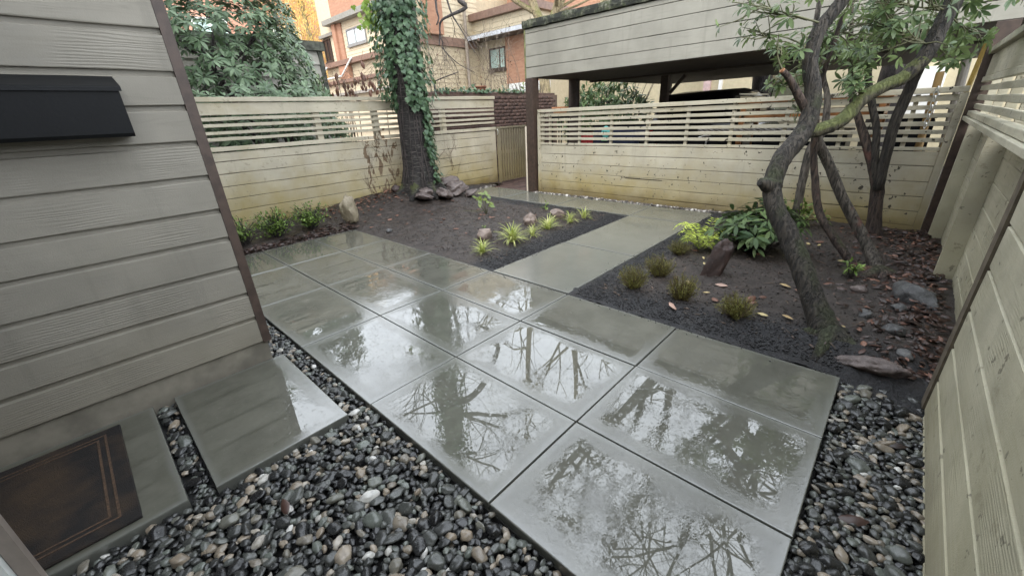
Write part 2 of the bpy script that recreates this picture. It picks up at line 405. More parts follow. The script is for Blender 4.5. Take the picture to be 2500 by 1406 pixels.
def soil_mat():
    t = NT('wet_garden_soil'); p = t.pos(); x, y, z = t.xyz(p)[:3]
    n1 = t.noise(p, 9, 6, .65); n2 = t.noise(p, 48, 5, .7); n3 = t.noise(p, 1.6, 4, .6)
    soil = t.mix(t.smooth(n1, .3, .7), (.020, .0150, .0125), (.050, .038, .032))
    soil = t.mix(t.smooth(n2, .58, .72, 0, .6), soil, (.078, .062, .053)); soil = t.mix(t.smooth(n2, .30, .42, .7, 0), soil, (.009, .007, .006))
    dark = t.mix(t.smooth(n2, .35, .7), (.005, .005, .006), (.022, .0215, .024))
    # a dressing of fresh black compost along the new paving
    d1 = t.math('MINIMUM', t.math('ABSOLUTE', t.math('SUBTRACT', y, .93)), t.math('ABSOLUTE', t.math('SUBTRACT', 4.6, x)))
    d1 = t.math('ADD', d1, t.math('MULTIPLY', t.math('GREATER_THAN', .5, y), 9.0))
    d2 = t.math('MINIMUM', t.math('ABSOLUTE', y), t.math('ABSOLUTE', t.math('SUBTRACT', x, 1.83)))
    d2 = t.math('ADD', d2, t.math('MULTIPLY', t.math('GREATER_THAN', y, .5), 9.0))
    d = t.math('ADD', t.math('MINIMUM', d1, d2), t.math('MULTIPLY', t.math('SUBTRACT', t.noise(p, 3.2, 5, .6), .5), .38))
    c = t.mix(t.math('MULTIPLY', t.smooth(d, .18, .46, 1, 0), t.smooth(n1, .25, .55, .55, 1)), soil, dark)
    t.set(Base_Color=c, Roughness=t.smooth(n3, .42, .6, .62, .32)); t.b.inputs['Specular IOR Level'].default_value = .45
    h = t.math('ADD', n2, t.math('MULTIPLY', t.noise(p, 130, 4), .5)); t.set(Normal=t.bump(h, .9, .016)); return t.m
SOIL = soil_mat()
def brick_mat():
    t = NT('brick'); c = t.ramp(t.math('FRACT', t.math('ADD', t.rnd(), t.island())), [(0, (.052, .030, .025)), (.5, (.082, .046, .037)), (1, (.115, .068, .055))])
    c = t.mix(t.smooth(t.noise(t.pos(), 22, 5), .4, .7, 0, .6), c, (.075, .045, .035)); t.set(Base_Color=c, Roughness=.8, Normal=t.bump(t.noise(t.pos(), 70, 4), .5, .006)); return t.m
BRICK = brick_mat(); MORTAR = plain('mortar', (.12, .08, .062), .9)
def far_brick():
    t = NT('orange_brick'); b = t.n('ShaderNodeTexBrick'); v = t.n('ShaderNodeCombineXYZ'); x = t.xyz(t.pos())
    t.put(v.inputs[0], t.math('ADD', x[0], x[1])); t.put(v.inputs[1], x[2]); t.put(b.inputs['Vector'], v.outputs[0])
    b.inputs['Scale'].default_value = 5.0; b.inputs['Color1'].default_value = (.36, .185, .115, 1); b.inputs['Color2'].default_value = (.43, .235, .15, 1)
    b.inputs['Mortar'].default_value = (.38, .22, .14, 1); b.inputs['Mortar Size'].default_value = .018; b.inputs['Row Height'].default_value = .34; b.inputs['Brick Width'].default_value = 1.05
    t.set(Base_Color=b.outputs[0], Roughness=.85); return t.m
FBRICK = far_brick()
def rock_mat(name, a, b, c):
    t = NT(name); p = t.pos(); n1 = t.noise(p, 13, 6, .65); q = t.mix(t.smooth(n1, .3, .7), a, b)
    q = t.mix(t.smooth(t.noise(p, 31, 5, .7), .56, .7, 0, .8), q, c); t.set(Base_Color=q, Roughness=.5, Normal=t.bump(t.noise(p, 40, 6, .7), .7, .012)); return t.m
ROCK_PINK = rock_mat('pink_granite', (.155, .118, .102), (.25, .195, .165), (.085, .062, .055))
ROCK_GREY = rock_mat('mossy_grey_rock', (.20, .165, .11), (.31, .265, .19), (.11, .125, .045))
ROCK_RED = rock_mat('dark_red_rock', (.022, .013, .012), (.050, .029, .025), (.10, .065, .055))
ROCK_SLATE = rock_mat('wet_slate', (.055, .042, .040), (.14, .11, .10), (.24, .20, .185))
ROCK_DARK = rock_mat('dark_wet_rock', (.035, .035, .036), (.10, .10, .10), (.17, .16, .15))

RHODO = leaf_mat('rhododendron_leaf', (.065, .112, .052), (.185, .255, .145), .42, (.12, .18, .09), spec=.4)
RHODK = leaf_mat('dark_rhododendron_leaf', (.030, .062, .022), (.095, .145, .045), .46, (.08, .12, .05), spec=.3, trans=.15)
RHODO2 = leaf_mat('pale_rhododendron_leaf', (.085, .145, .05), (.16, .225, .085), .34, (.17, .21, .10))  # paler green for the shoots on one shoulder
TREELEAF = leaf_mat('courtyard_tree_leaf', (.045, .078, .030), (.125, .175, .065), .45, (.20, .27, .11), trans=.22, spec=.35)
IVYL = leaf_mat('ivy_leaf', (.038, .078, .040), (.10, .165, .085), .42, (.15, .22, .09), spec=.4)
IVYY = leaf_mat('young_ivy_leaf', (.20, .32, .05), (.34, .46, .10), .4, trans=.3)
BOXL = leaf_mat('box_leaf', (.085, .15, .03), (.21, .31, .06), .4, trans=.2)
HEATH = leaf_mat('heath_needle', (.11, .125, .026), (.27, .25, .055), .5, trans=.15)
GRASSL = leaf_mat('variegated_grass_blade', (.30, .38, .06), (.68, .68, .30), .42, trans=.25)
FERNL = leaf_mat('fern_leaf', (.34, .44, .06), (.56, .62, .12), .42, trans=.3)
SAPL = leaf_mat('sapling_leaf', (.13, .19, .05), (.27, .33, .10), .4, trans=.3)
GOLD = leaf_mat('golden_leaf', (.70, .47, .12), (.92, .72, .28), .6, trans=.35)
DEADL = leaf_mat('dead_leaf', (.10, .042, .026), (.21, .105, .07), .5, trans=.05)
DEADR = leaf_mat('red_dead_leaf', (.020, .0105, .008), (.062, .030, .022), .42, trans=.03)
PALEL = leaf_mat('pale_dead_leaf', (.42, .30, .15), (.60, .52, .25), .5)
PINKL = leaf_mat('pinkish_dead_leaf', (.32, .20, .16), (.42, .28, .22), .45, trans=.05)
BARK = bark_mat('ridged_bark', (.020, .016, .0125), (.052, .043, .033), (.040, .048, .016), .26)
BARKM = bark_mat('mossy_bark', (.040, .035, .02), (.095, .085, .052), (.115, .135, .032), .74)
BARKR = bark_mat('reddish_bark', (.034, .022, .018), (.085, .058, .044), (.06, .065, .025), .12, red=(.10, .042, .03, .64))
BARKG = bark_mat('grey_bark', (.06, .05, .04), (.14, .12, .10), None, red=(.17, .07, .05, .64))
CHERRY = bark_mat('cherry_bark', (.012, .0105, .010), (.036, .031, .029), (.08, .09, .024), .28, horiz=True, scale=14)
TWIG = bark_mat('bare_twig', (.17, .13, .095), (.30, .235, .175)); TWIGD = bark_mat('dark_twig', (.045, .036, .034), (.09, .075, .07))
STEMT = bark_mat('tan_trunk', (.26, .20, .11), (.42, .34, .20), (.22, .22, .06), .45)
STEMG = plain('green_stem', (.10, .10, .05), .6)
CUTW = plain('cut_heartwood', (.24, .11, .05), .6, var=.35, scale=30)

# ---------------------------------------------------------------- leaf shapes (unit length along +y, face +z), triangles
def leaf_shape(secs, zt=-.12, z0=0.0):
    V = [(0, 0, z0)]; F = []
    for y, w, zm, ze in secs: V += [(-w, y, ze), (0, y, zm), (w, y, ze)]
    V.append((0, 1, zt)); n = len(secs)
    F += [(0, 2, 1), (0, 3, 2)]
    for i in range(n-1):
        a = 1+3*i; b = a+3
        for k in (0, 1): F += [(a+k, a+k+1, b+k+1), (a+k, b+k+1, b+k)]
    a = 1+3*(n-1); F += [(a, a+1, len(V)-1), (a+1, a+2, len(V)-1)]
    return V, F
LANCE = leaf_shape([(.28, .12, .03, .045), (.6, .155, .01, .03), (.85, .09, -.05, -.035)])
OVAL = leaf_shape([(.25, .22, .0, .04), (.6, .27, .0, .04)], -.06)
CURL = leaf_shape([(.2, .16, .10, .0), (.5, .24, .16, -.02), (.8, .15, .10, .0)], .02)
BLADE = leaf_shape([(.2, .022, .05, .052), (.45, .024, .06, .062), (.7, .02, -.03, -.028), (.88, .012, -.2, -.2)], -.36)
NEEDLE = leaf_shape([(.5, .05, .0, .0)], 0)
_iv = [(0, 0), (-.22, -.12), (-.42, .05), (-.5, .30), (-.28, .36), (-.30, .66), (-.12, .60), (0, 1.0), (.12, .60), (.30, .66), (.28, .36), (.5, .30), (.42, .05), (.22, -.12)]
IVYLEAF = ([(0, .3, .04)]+[(x, y, -.05*abs(x)*2-.04*(y > .8)) for x, y in _iv], [(0, 1+(i+1) % 14, 1+i) for i in range(14)])
def slim(leaf, k): return [(x*k, y, z) for x, y, z in leaf[0]], leaf[1]

# ================================================================= GROUND AND PAVING
structure(MB().add([(-300, -300, -.16), (300, -300, -.16), (300, 300, -.16), (-300, 300, -.16)], [(0, 1, 2, 3)]).build('ground', plain('asphalt_ground', (.075, .072, .066), .8, var=.3, scale=2)))

PY = [3.699, 2.831, 1.891, .927, 0.0, -.921, -1.832]; PXS = [0.0, .605, 1.223, 1.822]
def slab(parent, name, x0, x1, y0, y1, z1, th, mat, rr):
    g = .0035 if mat is PAVER else .0085; w, d = (x1-x0)/2-g, (y1-y0)/2-g; b = .006
    vs = []
    for z, i in ((z1-th, 0), (z1-b, 0), (z1-.0012, .0016), (z1, .0045)):
        vs += [(-w+i, -d+i, z), (w-i, -d+i, z), (w-i, d-i, z), (-w+i, d-i, z)]
    fs = [(3, 2, 1, 0), (12, 13, 14, 15)]
    for k in range(3):
        for i in range(4):
            j = (i+1) % 4; fs.append((k*4+i, k*4+j, k*4+4+j, k*4+4+i))
    tilt = Euler((rr.uniform(-1, 1)*.0022, rr.uniform(-1, 1)*.0022, rr.uniform(-1, 1)*.0015)).to_matrix().to_4x4()
    tilt.translation = ((x0+x1)/2, (y0+y1)/2, rr.uniform(-.002, .002))
    me = bpy.data.meshes.new(name); me.from_pydata(vs, [], fs); me.update()
    o = obj(name, me, mat, parent, tilt); o['half_x'] = w; o['half_y'] = d; return o
rr = random.Random(3)
patio = structure(MB().box(-.0, 1.822, -1.832, 3.699, -.10, -.042).build('patio', plain('joint_sand', (.02, .02, .018), .9)))
for i in range(6):
    for j in range(3):
        slab(patio, 'paver', PXS[j], PXS[j+1], PY[i+1], PY[i], 0.0, .04, PAVER, rr)
walk = structure(MB().box(1.826, 4.6, .0, .91, -.10, -.05).box(4.6, 5.33, -.02, 4.62, -.10, -.05).build('walkway', plain('walkway_bedding', (.025, .024, .022), .9)))
for x0, x1, y0, y1 in ((1.828, 3.01, .0, .915), (3.01, 4.585, .0, .905), (4.585, 5.31, -.03, .895), (4.60, 5.34, .895, 2.245), (4.61, 5.36, 2.245, 3.48), (4.61, 5.42, 3.48, 4.63)):
    slab(walk, 'concrete_slab', x0, x1, y0, y1, .004, .05, PAVER2, rr)
steps = structure(MB().box(-2.4, -.11, .03, .93, -.10, -.062).build('entry_path', plain('entry_bedding', (.02, .02, .02), .9)))
slab(steps, 'stepping_slab', -.709, -.110, .010, .935, .004, .06, PAVER, rr); steps_b = slab(steps, 'stepping_slab', -2.0, -.796, .030, .935, .002, .06, PAVER, rr)

bp = structure(MB().box(5.46, 9.2, 3.50, 5.50, -.12, -.075).build('brick_path', MORTAR))
bm = MB().box(-.098, .098, -.046, .046, -.03, .0, bev=.006).mesh('brick'); bm.materials.append(BRICK)
for i in range(16):
    for j in range(8):
        obj('brick', bm, None, bp, TRS((5.58+j*.205+(i % 2)*.1, 3.56+i*.1, -.045+R_.uniform(-.004, .004)), (0, 0, R_.uniform(-.02, .02))))

# soil
def soil_h(x, y):
    if y > .45 and x < 6.2:
        h = .0 + .235*math.exp(-(((x-3.55)/1.35)**2+((y-4.75)/.85)**2)) + .10*math.exp(-(((x-1.9)/1.3)**2+((y-5.0)/.6)**2)) + .05*math.exp(-(((x-3.0)/1.1)**2+((y-2.6)/.9)**2))
        e = min(max(0, 1), max(0.0, min(max(x-1.83, y-3.70), 9))); e2 = max(0.0, 4.6-x) if y < 4.7 else 1; e3 = max(0, y-.92)
        e = min(e, e3, 1e9)
        k = min(1.0, e/.28); k = min(k, max(0, e2)/.25) if y < 4.65 and x > 4.2 else k
        h = h*k - .010*(1-k) - .004
    else:
        h = .06*math.exp(-(((x-2.3)/.55)**2+((y+1.75)/.45)**2)) + .10*math.exp(-(((x-3.3)/1.0)**2+((y+2.25)/.45)**2)) + .05*math.exp(-(((x-3.2)/.9)**2+((y+.9)/.6)**2)) + .03
        k = min(1.0, max(0.0, min(-y, x-1.80))/.25); h = h*k - .010*(1-k)
        if x < 1.84 and y < -1.82: h = -.03 + .02*max(0, (x-1.6)/.24)
    n = fbm(x*6, y*6, .3)*.016 + fbm(x*19, y*19, 1.7)*.010 + abs(fbm(x*45, y*45, 4.1, 2))*.011
    return h + n
def soil_grid(name, x0, x1, y0, y1, st, skip, label=None):
    nx, ny = int((x1-x0)/st)+1, int((y1-y0)/st)+1; V = []; F = []
    for j in range(ny):
        for i in range(nx):
            x, y = x0+(x1-x0)*i/(nx-1), y0+(y1-y0)*j/(ny-1); V.append((x, y, soil_h(x, y)))
    for j in range(ny-1):
        for i in range(nx-1):
            a = j*nx+i; cx, cy = V[a][0]+st/2, V[a][1]+st/2
            if not skip(cx, cy): F.append((a, a+1, a+nx+1, a+nx))
    return structure(obj(name, np_mesh(name, V, F), SOIL, None, None, True))
soil_grid('planting_bed', -.35, 5.95, .90, 4.96, .026, lambda x, y: (x < 1.815 and y < 3.68) or (x > 4.64 and y < 4.60) or (x > 5.5 and y < 4.7))
soil_grid('garden_bed', 1.70, 5.47, -2.34, .02, .024, lambda x, y: x < 1.815 and y > -1.80)

# clods and crumbs of compost, loose
def crumbs(name, n, reg, mat, s0, s1, seed):
    r = random.Random(seed); ms = []
    while len(ms) < n:
        x, y, w = reg(r); sz = r.uniform(s0, s1)*w
        ms.append(TRS((x, y, soil_h(x, y)+sz*.2), (r.uniform(0, 6), r.uniform(0, 6), r.uniform(0, 6)), (sz, sz*r.uniform(.6, 1), sz*r.uniform(.5, .8))))
    v, f = ICO[0]; V, F = bake((v, f), ms); o = obj(name, np_mesh(name, V, F), mat, None, None, False); o['kind'] = 'stuff'; return o
COMPOST = plain('black_compost', (.011, .0105, .0115), .55, var=.6, scale=40)
EARTH = plain('earth_crumbs', (.034, .0265, .022), .55, var=.5, scale=30)
def reg_dark(r):
    k = r.random()
    if k < .42:
        x = r.uniform(1.9, 4.55); y = .93+abs(r.gauss(0, .16)); return x, y, 1
    if k < .50: return 4.58-abs(r.gauss(0, .12)), r.uniform(1, 3.9), 1
    if k < .74: x = r.uniform(1.86, 5.2); return x, -.03-abs(r.gauss(0, .16)), 1
    return 1.86+abs(r.gauss(0, .16)), r.uniform(-1.82, -.05), 1
crumbs('compost_crumbs', 11000, reg_dark, COMPOST, .003, .009, 5)
def reg_all(r):
    if r.random() < .5: return r.uniform(1.9, 4.5), r.uniform(1.2, 4.7), 1
    return r.uniform(1.95, 5.3), r.uniform(-2.1, -.2), 1
crumbs('soil_crumbs', 7000, reg_all, EARTH, .003, .011, 6)

# ---------------------------------------------------------------- pebbles
pb = structure(MB().box(-2.4, -.004, -2.6, 3.75, -.13, -.072).box(-.004, 1.9, -2.32, -1.842, -.13, -.072).build('pebble_bed', plain('pebble_bed_earth', (.006, .0055, .005), .9)))
def peb_ok(x, y, m=.012):
    if y > .93-m and x < -.165: return False
    if -.80-.004-1.3 < x < -.796+m and .03-m < y < .95: return False
    if -.709-m < x < -.110+m and .010-m < y < .95: return False
    if x > -m and y > -1.832-m: return False
    return True
def scatter(n_try, area, smin, smax, z, seed, dens=.62, ok=peb_ok):
    r = random.Random(seed); cell = {}; out = []; g = smax*2.2
    for _ in range(n_try):
        x, y = area(r); t = r.random(); s = smin+(smax-smin)*t**2.6
        if not ok(x, y, s*.75): continue
        cx, cy = int(x//g), int(y//g); bad = False
        for a in (-1, 0, 1):
            for b in (-1, 0, 1):
                for (px, py, ps) in cell.get((cx+a, cy+b), ()):
                    if (px-x)**2+(py-y)**2 < ((s+ps)*dens)**2: bad = True; break
                if bad: break
            if bad: break
        if bad: continue
        cell.setdefault((cx, cy), []).append((x, y, s)); out.append((x, y, s, z+s*r.uniform(.1, .5)))
    return out
def a1(r): return r.uniform(-1.5, .0), r.uniform(-1.75, .96)
def a2(r): return r.uniform(-.17, .0), r.uniform(.9, 2.2)
def a3(r): return r.uniform(.1, 1.92), r.uniform(-2.20, -1.83)
lst = scatter(30000, a1, .0135, .035, -.030, 1) + scatter(5000, a1, .013, .024, -.058, 4, .8) + scatter(3500, a2, .014, .028, -.030, 2) + scatter(11000, a3, .0145, .038, -.026, 3, ok=lambda x, y, m: y < -1.832-m*.9 and y > -2.185) + scatter(1800, a3, .012, .024, -.058, 8, .8, ok=lambda x, y, m: y < -1.832-m)
pm, psz = [], []
for x, y, s, z in lst:
    a = s*R_.uniform(.95, 1.3); b = s*R_.uniform(.72, .95); c = s*R_.uniform(.42, .68)
    tl = R_.uniform(0, .42) if R_.random() < .85 else R_.uniform(.4, 1.1)
    pm.append(TRS((x, y, z), (tl*R_.choice((-1, 1)), R_.uniform(-.25, .25), R_.uniform(0, 6.28)), (a, b, c))); psz.append(a)
def lump(sub, k, seed):
    v, f = ICO[sub]; o = []
    for p in v:
        q = Vector(p); q = q*(1+k*mnoise.noise(q*1.2+Vector((seed*3.1, 0, 0)))); o.append(tuple(q))
    return o, f
pa, pr_ = split_show(pm, 300, psz)
shapes = []
for k in range(9):
    me = np_mesh('pebble', *lump(2, .34, k)); me.materials.append(PEBBLE); me.polygons.foreach_set('use_smooth', np.ones(len(me.polygons), dtype=bool)); shapes.append(me)
for n_, i in enumerate(pa): obj('pebble', shapes[n_ % 9], None, pb, pm[i])
grp = [[], [], []]
for n_, i in enumerate(pr_): grp[n_ % 3].append(pm[i])
VV, FF, off = [], [], 0
for k in range(3):
    v, f = bake(lump(1 if len(pm) > 16000 else 2, .32, 10+k), grp[k]); VV.append(v); FF.append(f+off); off += len(v)
o = obj('pebble_fill', np_mesh('pebble_fill', np.concatenate(VV), np.concatenate(FF)), PEBBLE, pb, None, True); o['kind'] = 'stuff'
# strip of small pale stones along the carport fence and below the back fence
gs = []
for _ in range(900):
    k = R_.random()
    if k < .75: x, y = 5.395+abs(R_.gauss(0, .022))*R_.choice((-1, 1)), R_.uniform(-.15, 3.4)
    else: x, y = R_.uniform(4.5, 5.6), 4.70+R_.gauss(0, .06)
    s = R_.uniform(.010, .026); gs.append(TRS((x, y, -.005+R_.uniform(0, .012)), (R_.uniform(-.5, .5), R_.uniform(-.5, .5), R_.uniform(0, 6)), (s*1.2, s, s*.7)))
tg = NT('pale_gravel'); tg.set(Base_Color=tg.ramp(tg.island(), [(0, (.03, .028, .026)), (.5, (.085, .07, .06)), (.8, (.19, .165, .14)), (1, (.50, .48, .45))]), Roughness=.45)
o = obj('edge_gravel', np_mesh('edge_gravel', *bake(lump(1, .2, 3), gs)), tg.m, None, None, True); o['kind'] = 'stuff'

# ================================================================= BOARD BUILDERS
def board(parent, name, ax, a0, a1_, plane, out, prof, mat, seed, wav=.0012, n=14):
    """horizontal board: profile [(depth, z)] swept along axis; plane = coordinate of its back, out = +1/-1 side it faces"""
    r = random.Random(seed); V = []; F = []; m = len(prof); ph = r.uniform(0, 50)
    for i in range(n+1):
        a = a0+(a1_-a0)*i/n
        for k, (d, z) in enumerate(prof):
            w = mnoise.noise(Vector((a*1.7+ph, k*.7, seed)))*wav; w2 = mnoise.noise(Vector((a*2.3+ph, k*1.9+9, seed)))*wav*1.6
            c = plane+out*(d+w); V.append((a, c, z+w2) if ax == 'x' else (c, a, z+w2))
    for i in range(n):
        for k in range(m):
            l = (k+1) % m; F.append((i*m+k, i*m+l, i*m+m+l, i*m+m+k))
    F.append(tuple(range(m))); F.append(tuple(n*m+k for k in reversed(range(m))))
    flip = (ax == 'x') == (out > 0)
    if flip: F = [tuple(reversed(f)) for f in F]
    me = bpy.data.meshes.new(name); me.from_pydata(V, [], F); me.update(); return obj(name, me, mat, parent)
def P_drop(z0, z1, t=.028, rec=.016, h=.030):      # drop siding: thinner tongue at the top, thick lower edge casts the shadow line
    return [(0, z0), (t-.002, z0), (t, z0+.004), (t, z1-h), (t-rec, z1-h+.007), (t-rec, z1), (0, z1)]
def P_flat(z0, z1, t=.02, b=.003, g=.002):
    return [(0, z0+g), (t-b, z0+g), (t, z0+g+b), (t, z1-g-b), (t-b, z1-g), (0, z1-g)]
def P_lap(z0, z1, t0=.036, t1=.014):
    return [(0, z0), (t0-.002, z0), (t0, z0+.003), (t1, z1-.002), (t1-.006, z1), (0, z1)]

# ================================================================= HOUSE BESIDE THE CAMERA
house = thing('house', 'grey-brown house with wide drop siding and a dark brown corner board beside the stepping slabs', 'house', (-1.2, .97, 0))
zs = [.137, .313, .478, .649, .83, .99, 1.173, 1.348, 1.518, 1.67, 1.85, 2.03]
while zs[-1] < 5.2: zs.append(zs[-1]+.176)
for k in range(len(zs)-1):
    board(house, 'siding_board', 'x', -2.6, -.198, .968, -1, P_drop(zs[k], zs[k+1]), HOUSE, k+1, .0016, 18)
MB().box(-.197, -.150, .937, .99, .125, 5.3, bev=.004).build('corner_trim', BROWN, house)
MB().box(-2.6, -.172, .956, 1.05, -.12, .1365).build('foundation', FOUND, house)
MB().box(-2.6, -.152, .992, 6.0, .13, 5.3).build('wall', GREYSID, house)
MB().box(-3.1, .30, .45, 6.3, 5.3, 5.42).build('roof', DARKROOF, house)
MB().box(-3.2, -1.05, -1.2, .92, 2.5, 2.62).build('shade_canopy', DARKROOF, house)  # unseen canopy added over the door to shade the siding
# entrance side of the house: behind the camera, its door post and white door stand at the edge of the picture
MB().box(-9, -2.62, -8, 7.0, -.1, 5.3).build('wall', GREYSID, house)
MB().box(-1.228, -1.192, -.040, .004, -.05, 2.1, bev=.004).build('door_post', plain('taupe_trim', (.20, .17, .145), .6), house)
MB().box(-2.2, -1.230, -.075, -.036, -.02, 2.08, bev=.003).build('door', plain('pale_door_paint', (.55, .57, .55), .55, var=.05), house)

mbx = thing('mailbox', 'black wall-mounted letter box with a sloping lid on the grey siding', 'mailbox', (-.70, .95, 1.38))
def prism(prof, x0, x1):
    n = len(prof); V = [(x0, y, z) for y, z in prof]+[(x1, y, z) for y, z in prof]
    F = [tuple(range(n)), tuple(n+k for k in reversed(range(n)))]+[((k+1) % n, k, n+k, n+(k+1) % n) for k in range(n)]
    return V, F
MB().add(*prism([(.945, 1.392), (.822, 1.385), (.808, 1.400), (.800, 1.575), (.945, 1.625)], -1.0, -.445)).build('box', BLACKM, mbx)
MB().add(*prism([(.946, 1.632), (.946, 1.642), (.798, 1.591), (.790, 1.585), (.790, 1.571), (.798, 1.571), (.802, 1.580)], -1.006, -.436)).build('lid', BLACKM, mbx)

mat_ = thing('doormat', 'dark brown doormat with two tan border lines on the slab at the door', 'doormat', (-1.4, .45, .01))
td = NT('coir_mat'); _q = td.n('ShaderNodeVectorMath', operation='DISTANCE'); td.put(_q.inputs[0], td.pos()); _q.inputs[1].default_value = (-1.36, .50, .016)
td.set(Base_Color=td.mix(td.math('ADD', td.smooth(_q.outputs['Value'], .10, .42, .45, -.25), td.smooth(td.noise(td.pos(), 7, 5), .3, .75)), (.007, .005, .0045), td.mix(td.noise(td.pos(), 150, 3), (.012, .008, .006), (.062, .036, .016))), Roughness=.95, Normal=td.bump(td.noise(td.pos(), 260, 3), 1.0, .006))
MB().box(-1.92, -.940, .070, .866, .002, .016, bev=.004).build('pile', td.m, mat_)
tb = plain('tan_stripe', (.055, .032, .018), .95, var=.5, scale=120)
for i_ in (.055, .083):
    MB().box(-.940-i_-.009, -.940-i_, .070+i_, .866-i_, .0162, .0178).box(-1.9, -.940-i_-.0092, .866-i_-.009, .866-i_, .0162, .0178).box(-1.9, -.940-i_-.0092, .070+i_, .070+i_+.009, .0162, .0178).build('border_line', tb, mat_)

# ================================================================= BACK FENCE (left of the gate)
bf = thing('fence', 'beige board fence with an open slat band and peeling paint behind the ivy trunk', 'fence', (3.0, 4.93, 0))
zb = [-.04, .17, .335, .50, .665, .83, .99, 1.108]
for k in range(7): board(bf, 'fence_board', 'x', .2, 5.83, 4.925, -1, P_flat(zb[k], zb[k+1], .022, .004, .0035), FENCE_X, 50+k, .004, 30)
board(bf, 'rail', 'x', .2, 5.95, 4.925, -1, P_flat(1.118, 1.178, .045, .004), FENCE_X, 60, .004, 30)
for k, z in enumerate((1.246, 1.325, 1.415, 1.495)): board(bf, 'slat', 'x', .2, 5.95, 4.925, -1, P_flat(z, z+.044, .020, .003), FENCE_X, 61+k, .004, 30)
board(bf, 'top_board', 'x', .2, 5.95, 4.925, -1, P_flat(1.562, 1.712, .022, .003), FENCE_X, 70, .005, 30)
board(bf, 'cap_rail', 'x', .2, 5.96, 4.96, -1, P_flat(1.718, 1.778, .085, .004), FENCE_X, 71, .004, 30)
MB().box(.2, 5.83, 4.9262, 4.936, -.04, 1.107).build('gap_darkener', BLACKM, bf)  # black sheet added behind the boards so the gaps read as shade
for x in (.5, 2.16, 3.15, 4.6): MB().box(x-.045, x+.045, 4.937, 5.025, -.1, 1.716).build('post', FENCE_X, bf)
MB().box(5.832, 5.955, 4.905, 4.99, -.1, 1.116).build('end_post', FENCE_X, bf)

gate = thing('gate', 'narrow weathered gate of upright slats between the beige fence and the brown post', 'gate', (6.4, 4.9, 0))
GATE = paint_wood('gate_paint', (.235, .205, .14), 'z', algae=.4, ztop=1.2, grain=.6)
for k in range(11): MB().box(6.045+k*.082, 6.045+k*.082+.044, 4.875, 4.90, .0, 1.135, bev=.003).build('gate_slat', GATE, gate)
for z in (.02, .60, 1.10): MB().box(6.00, 6.975, 4.902, 4.93, z, z+.07).build('cross_rail', GATE, gate)
MB().box(5.985, 6.99, 4.865, 4.935, 1.137, 1.165).build('top_rail', GATE, gate)
MB().box(5.985, 6.040, 4.868, 4.901, -.03, 1.135).build('stile', GATE, gate); MB().box(6.945, 6.99, 4.868, 4.901, -.03, 1.135).build('stile', GATE, gate)
MB().tube([(5.968, 4.86, 1.02, .008), (5.965, 4.83, 1.05, .008), (5.962, 4.83, 1.10, .008), (5.966, 4.86, 1.13, .008)], 6).build('latch_ring', CHROME, gate)

bw = thing('brick_wall', 'low dark red brick wall behind the gate and the brown post', 'wall', (7.2, 5.6, 0))
MB().box(4.6, 9.0, 5.512, 5.66, -.1, 1.845).build('mortar_core', MORTAR, bw)
bv, bfc = MB().box(-.097, .097, -.03, .03, -.031, .031, bev=.004).v, None
_b = MB().box(-.097, .097, -.03, .03, -.031, .031, bev=.004); BRK = (np.array(_b.v), np.array([f for f in _b.f]))
ms = []
for r_ in range(25):
    for c_ in range(22):
        x = 4.70+c_*.2+(r_ % 2)*.1
        if x < 8.9: ms.append(TRS((x, 5.532+R_.uniform(-.004, .004), -.03+r_*.0755), (0, 0, R_.uniform(-.012, .012))))
pieces('brick', BRK, ms, BRICK, bw, 290, key=[1 if (m.translation.x > 5.9 and m.translation.z > .9) else .3 for m in ms])
for c_ in range(30): pass
capm = MB().box(-.07, .07, -.06, .06, -.03, .03, bev=.005).mesh('cap_brick'); capm.materials.append(BRICK)
for c_ in range(29): obj('cap_brick', capm, None, bw, TRS((4.68+c_*.148, 5.575, 1.862+R_.uniform(-.004, .004))))

# ================================================================= CARPORT FENCE
cf = thing('fence', 'long beige fence under the carport with dark scuffs and six open slats', 'fence', (5.47, .6, 0))
zb = [-.05, .085, .24, .397, .553, .715, .862]
for k in range(6): board(cf, 'fence_board', 'y', -2.045, 3.225, 5.472, -1, P_flat(zb[k], zb[k+1], .022, .004, .0028), FENCE_Y, 80+k, .0035, 30)
board(cf, 'rail', 'y', -2.045, 3.225, 5.472, -1, P_flat(.866, .905, .026, .003), FENCE_Y, 90, .002, 30)
for k in range(5):
    z = .950+k*.078
    board(cf, 'slat', 'y', -2.045, 3.225, 5.472, -1, P_flat(z, z+.046, .020, .003), FENCE_Y, 91+k, .003, 30)
board(cf, 'top_board', 'y', -2.045, 3.225, 5.472, -1, P_flat(1.338, 1.398, .022, .003), FENCE_Y, 97, .003, 30)
board(cf, 'cap_rail', 'y', -2.10, 3.27, 5.51, -1, P_flat(1.412, 1.468, .085, .004), FENCE_Y, 98, .003, 30)
for y0, y1 in ((3.227, 3.272), (-2.11, -2.047)): MB().box(5.425, 5.49, y0, y1, -.05, 1.410).build('edge_trim', FENCE_Y, cf)
for y in (3.19, 3.025, 2.391, 1.779, 1.166, .571, -.021, -.628, -1.193, -1.75): MB().box(5.474, 5.512, y-.02, y+.02, -.05, 1.41).build('batten', FENCE_Y, cf)
MB().box(5.4732, 5.4735, -2.045, 3.225, -.05, .861).build('gap_darkener', BLACKM, cf)  # added black sheet, keeps the board gaps dark against the lit carport
MB().box(5.4440, 5.4515, .84, 1.20, .374, .382).box(5.4440, 5.4515, 1.20, 1.46, .376, .387).build('split', BLACKM, cf)

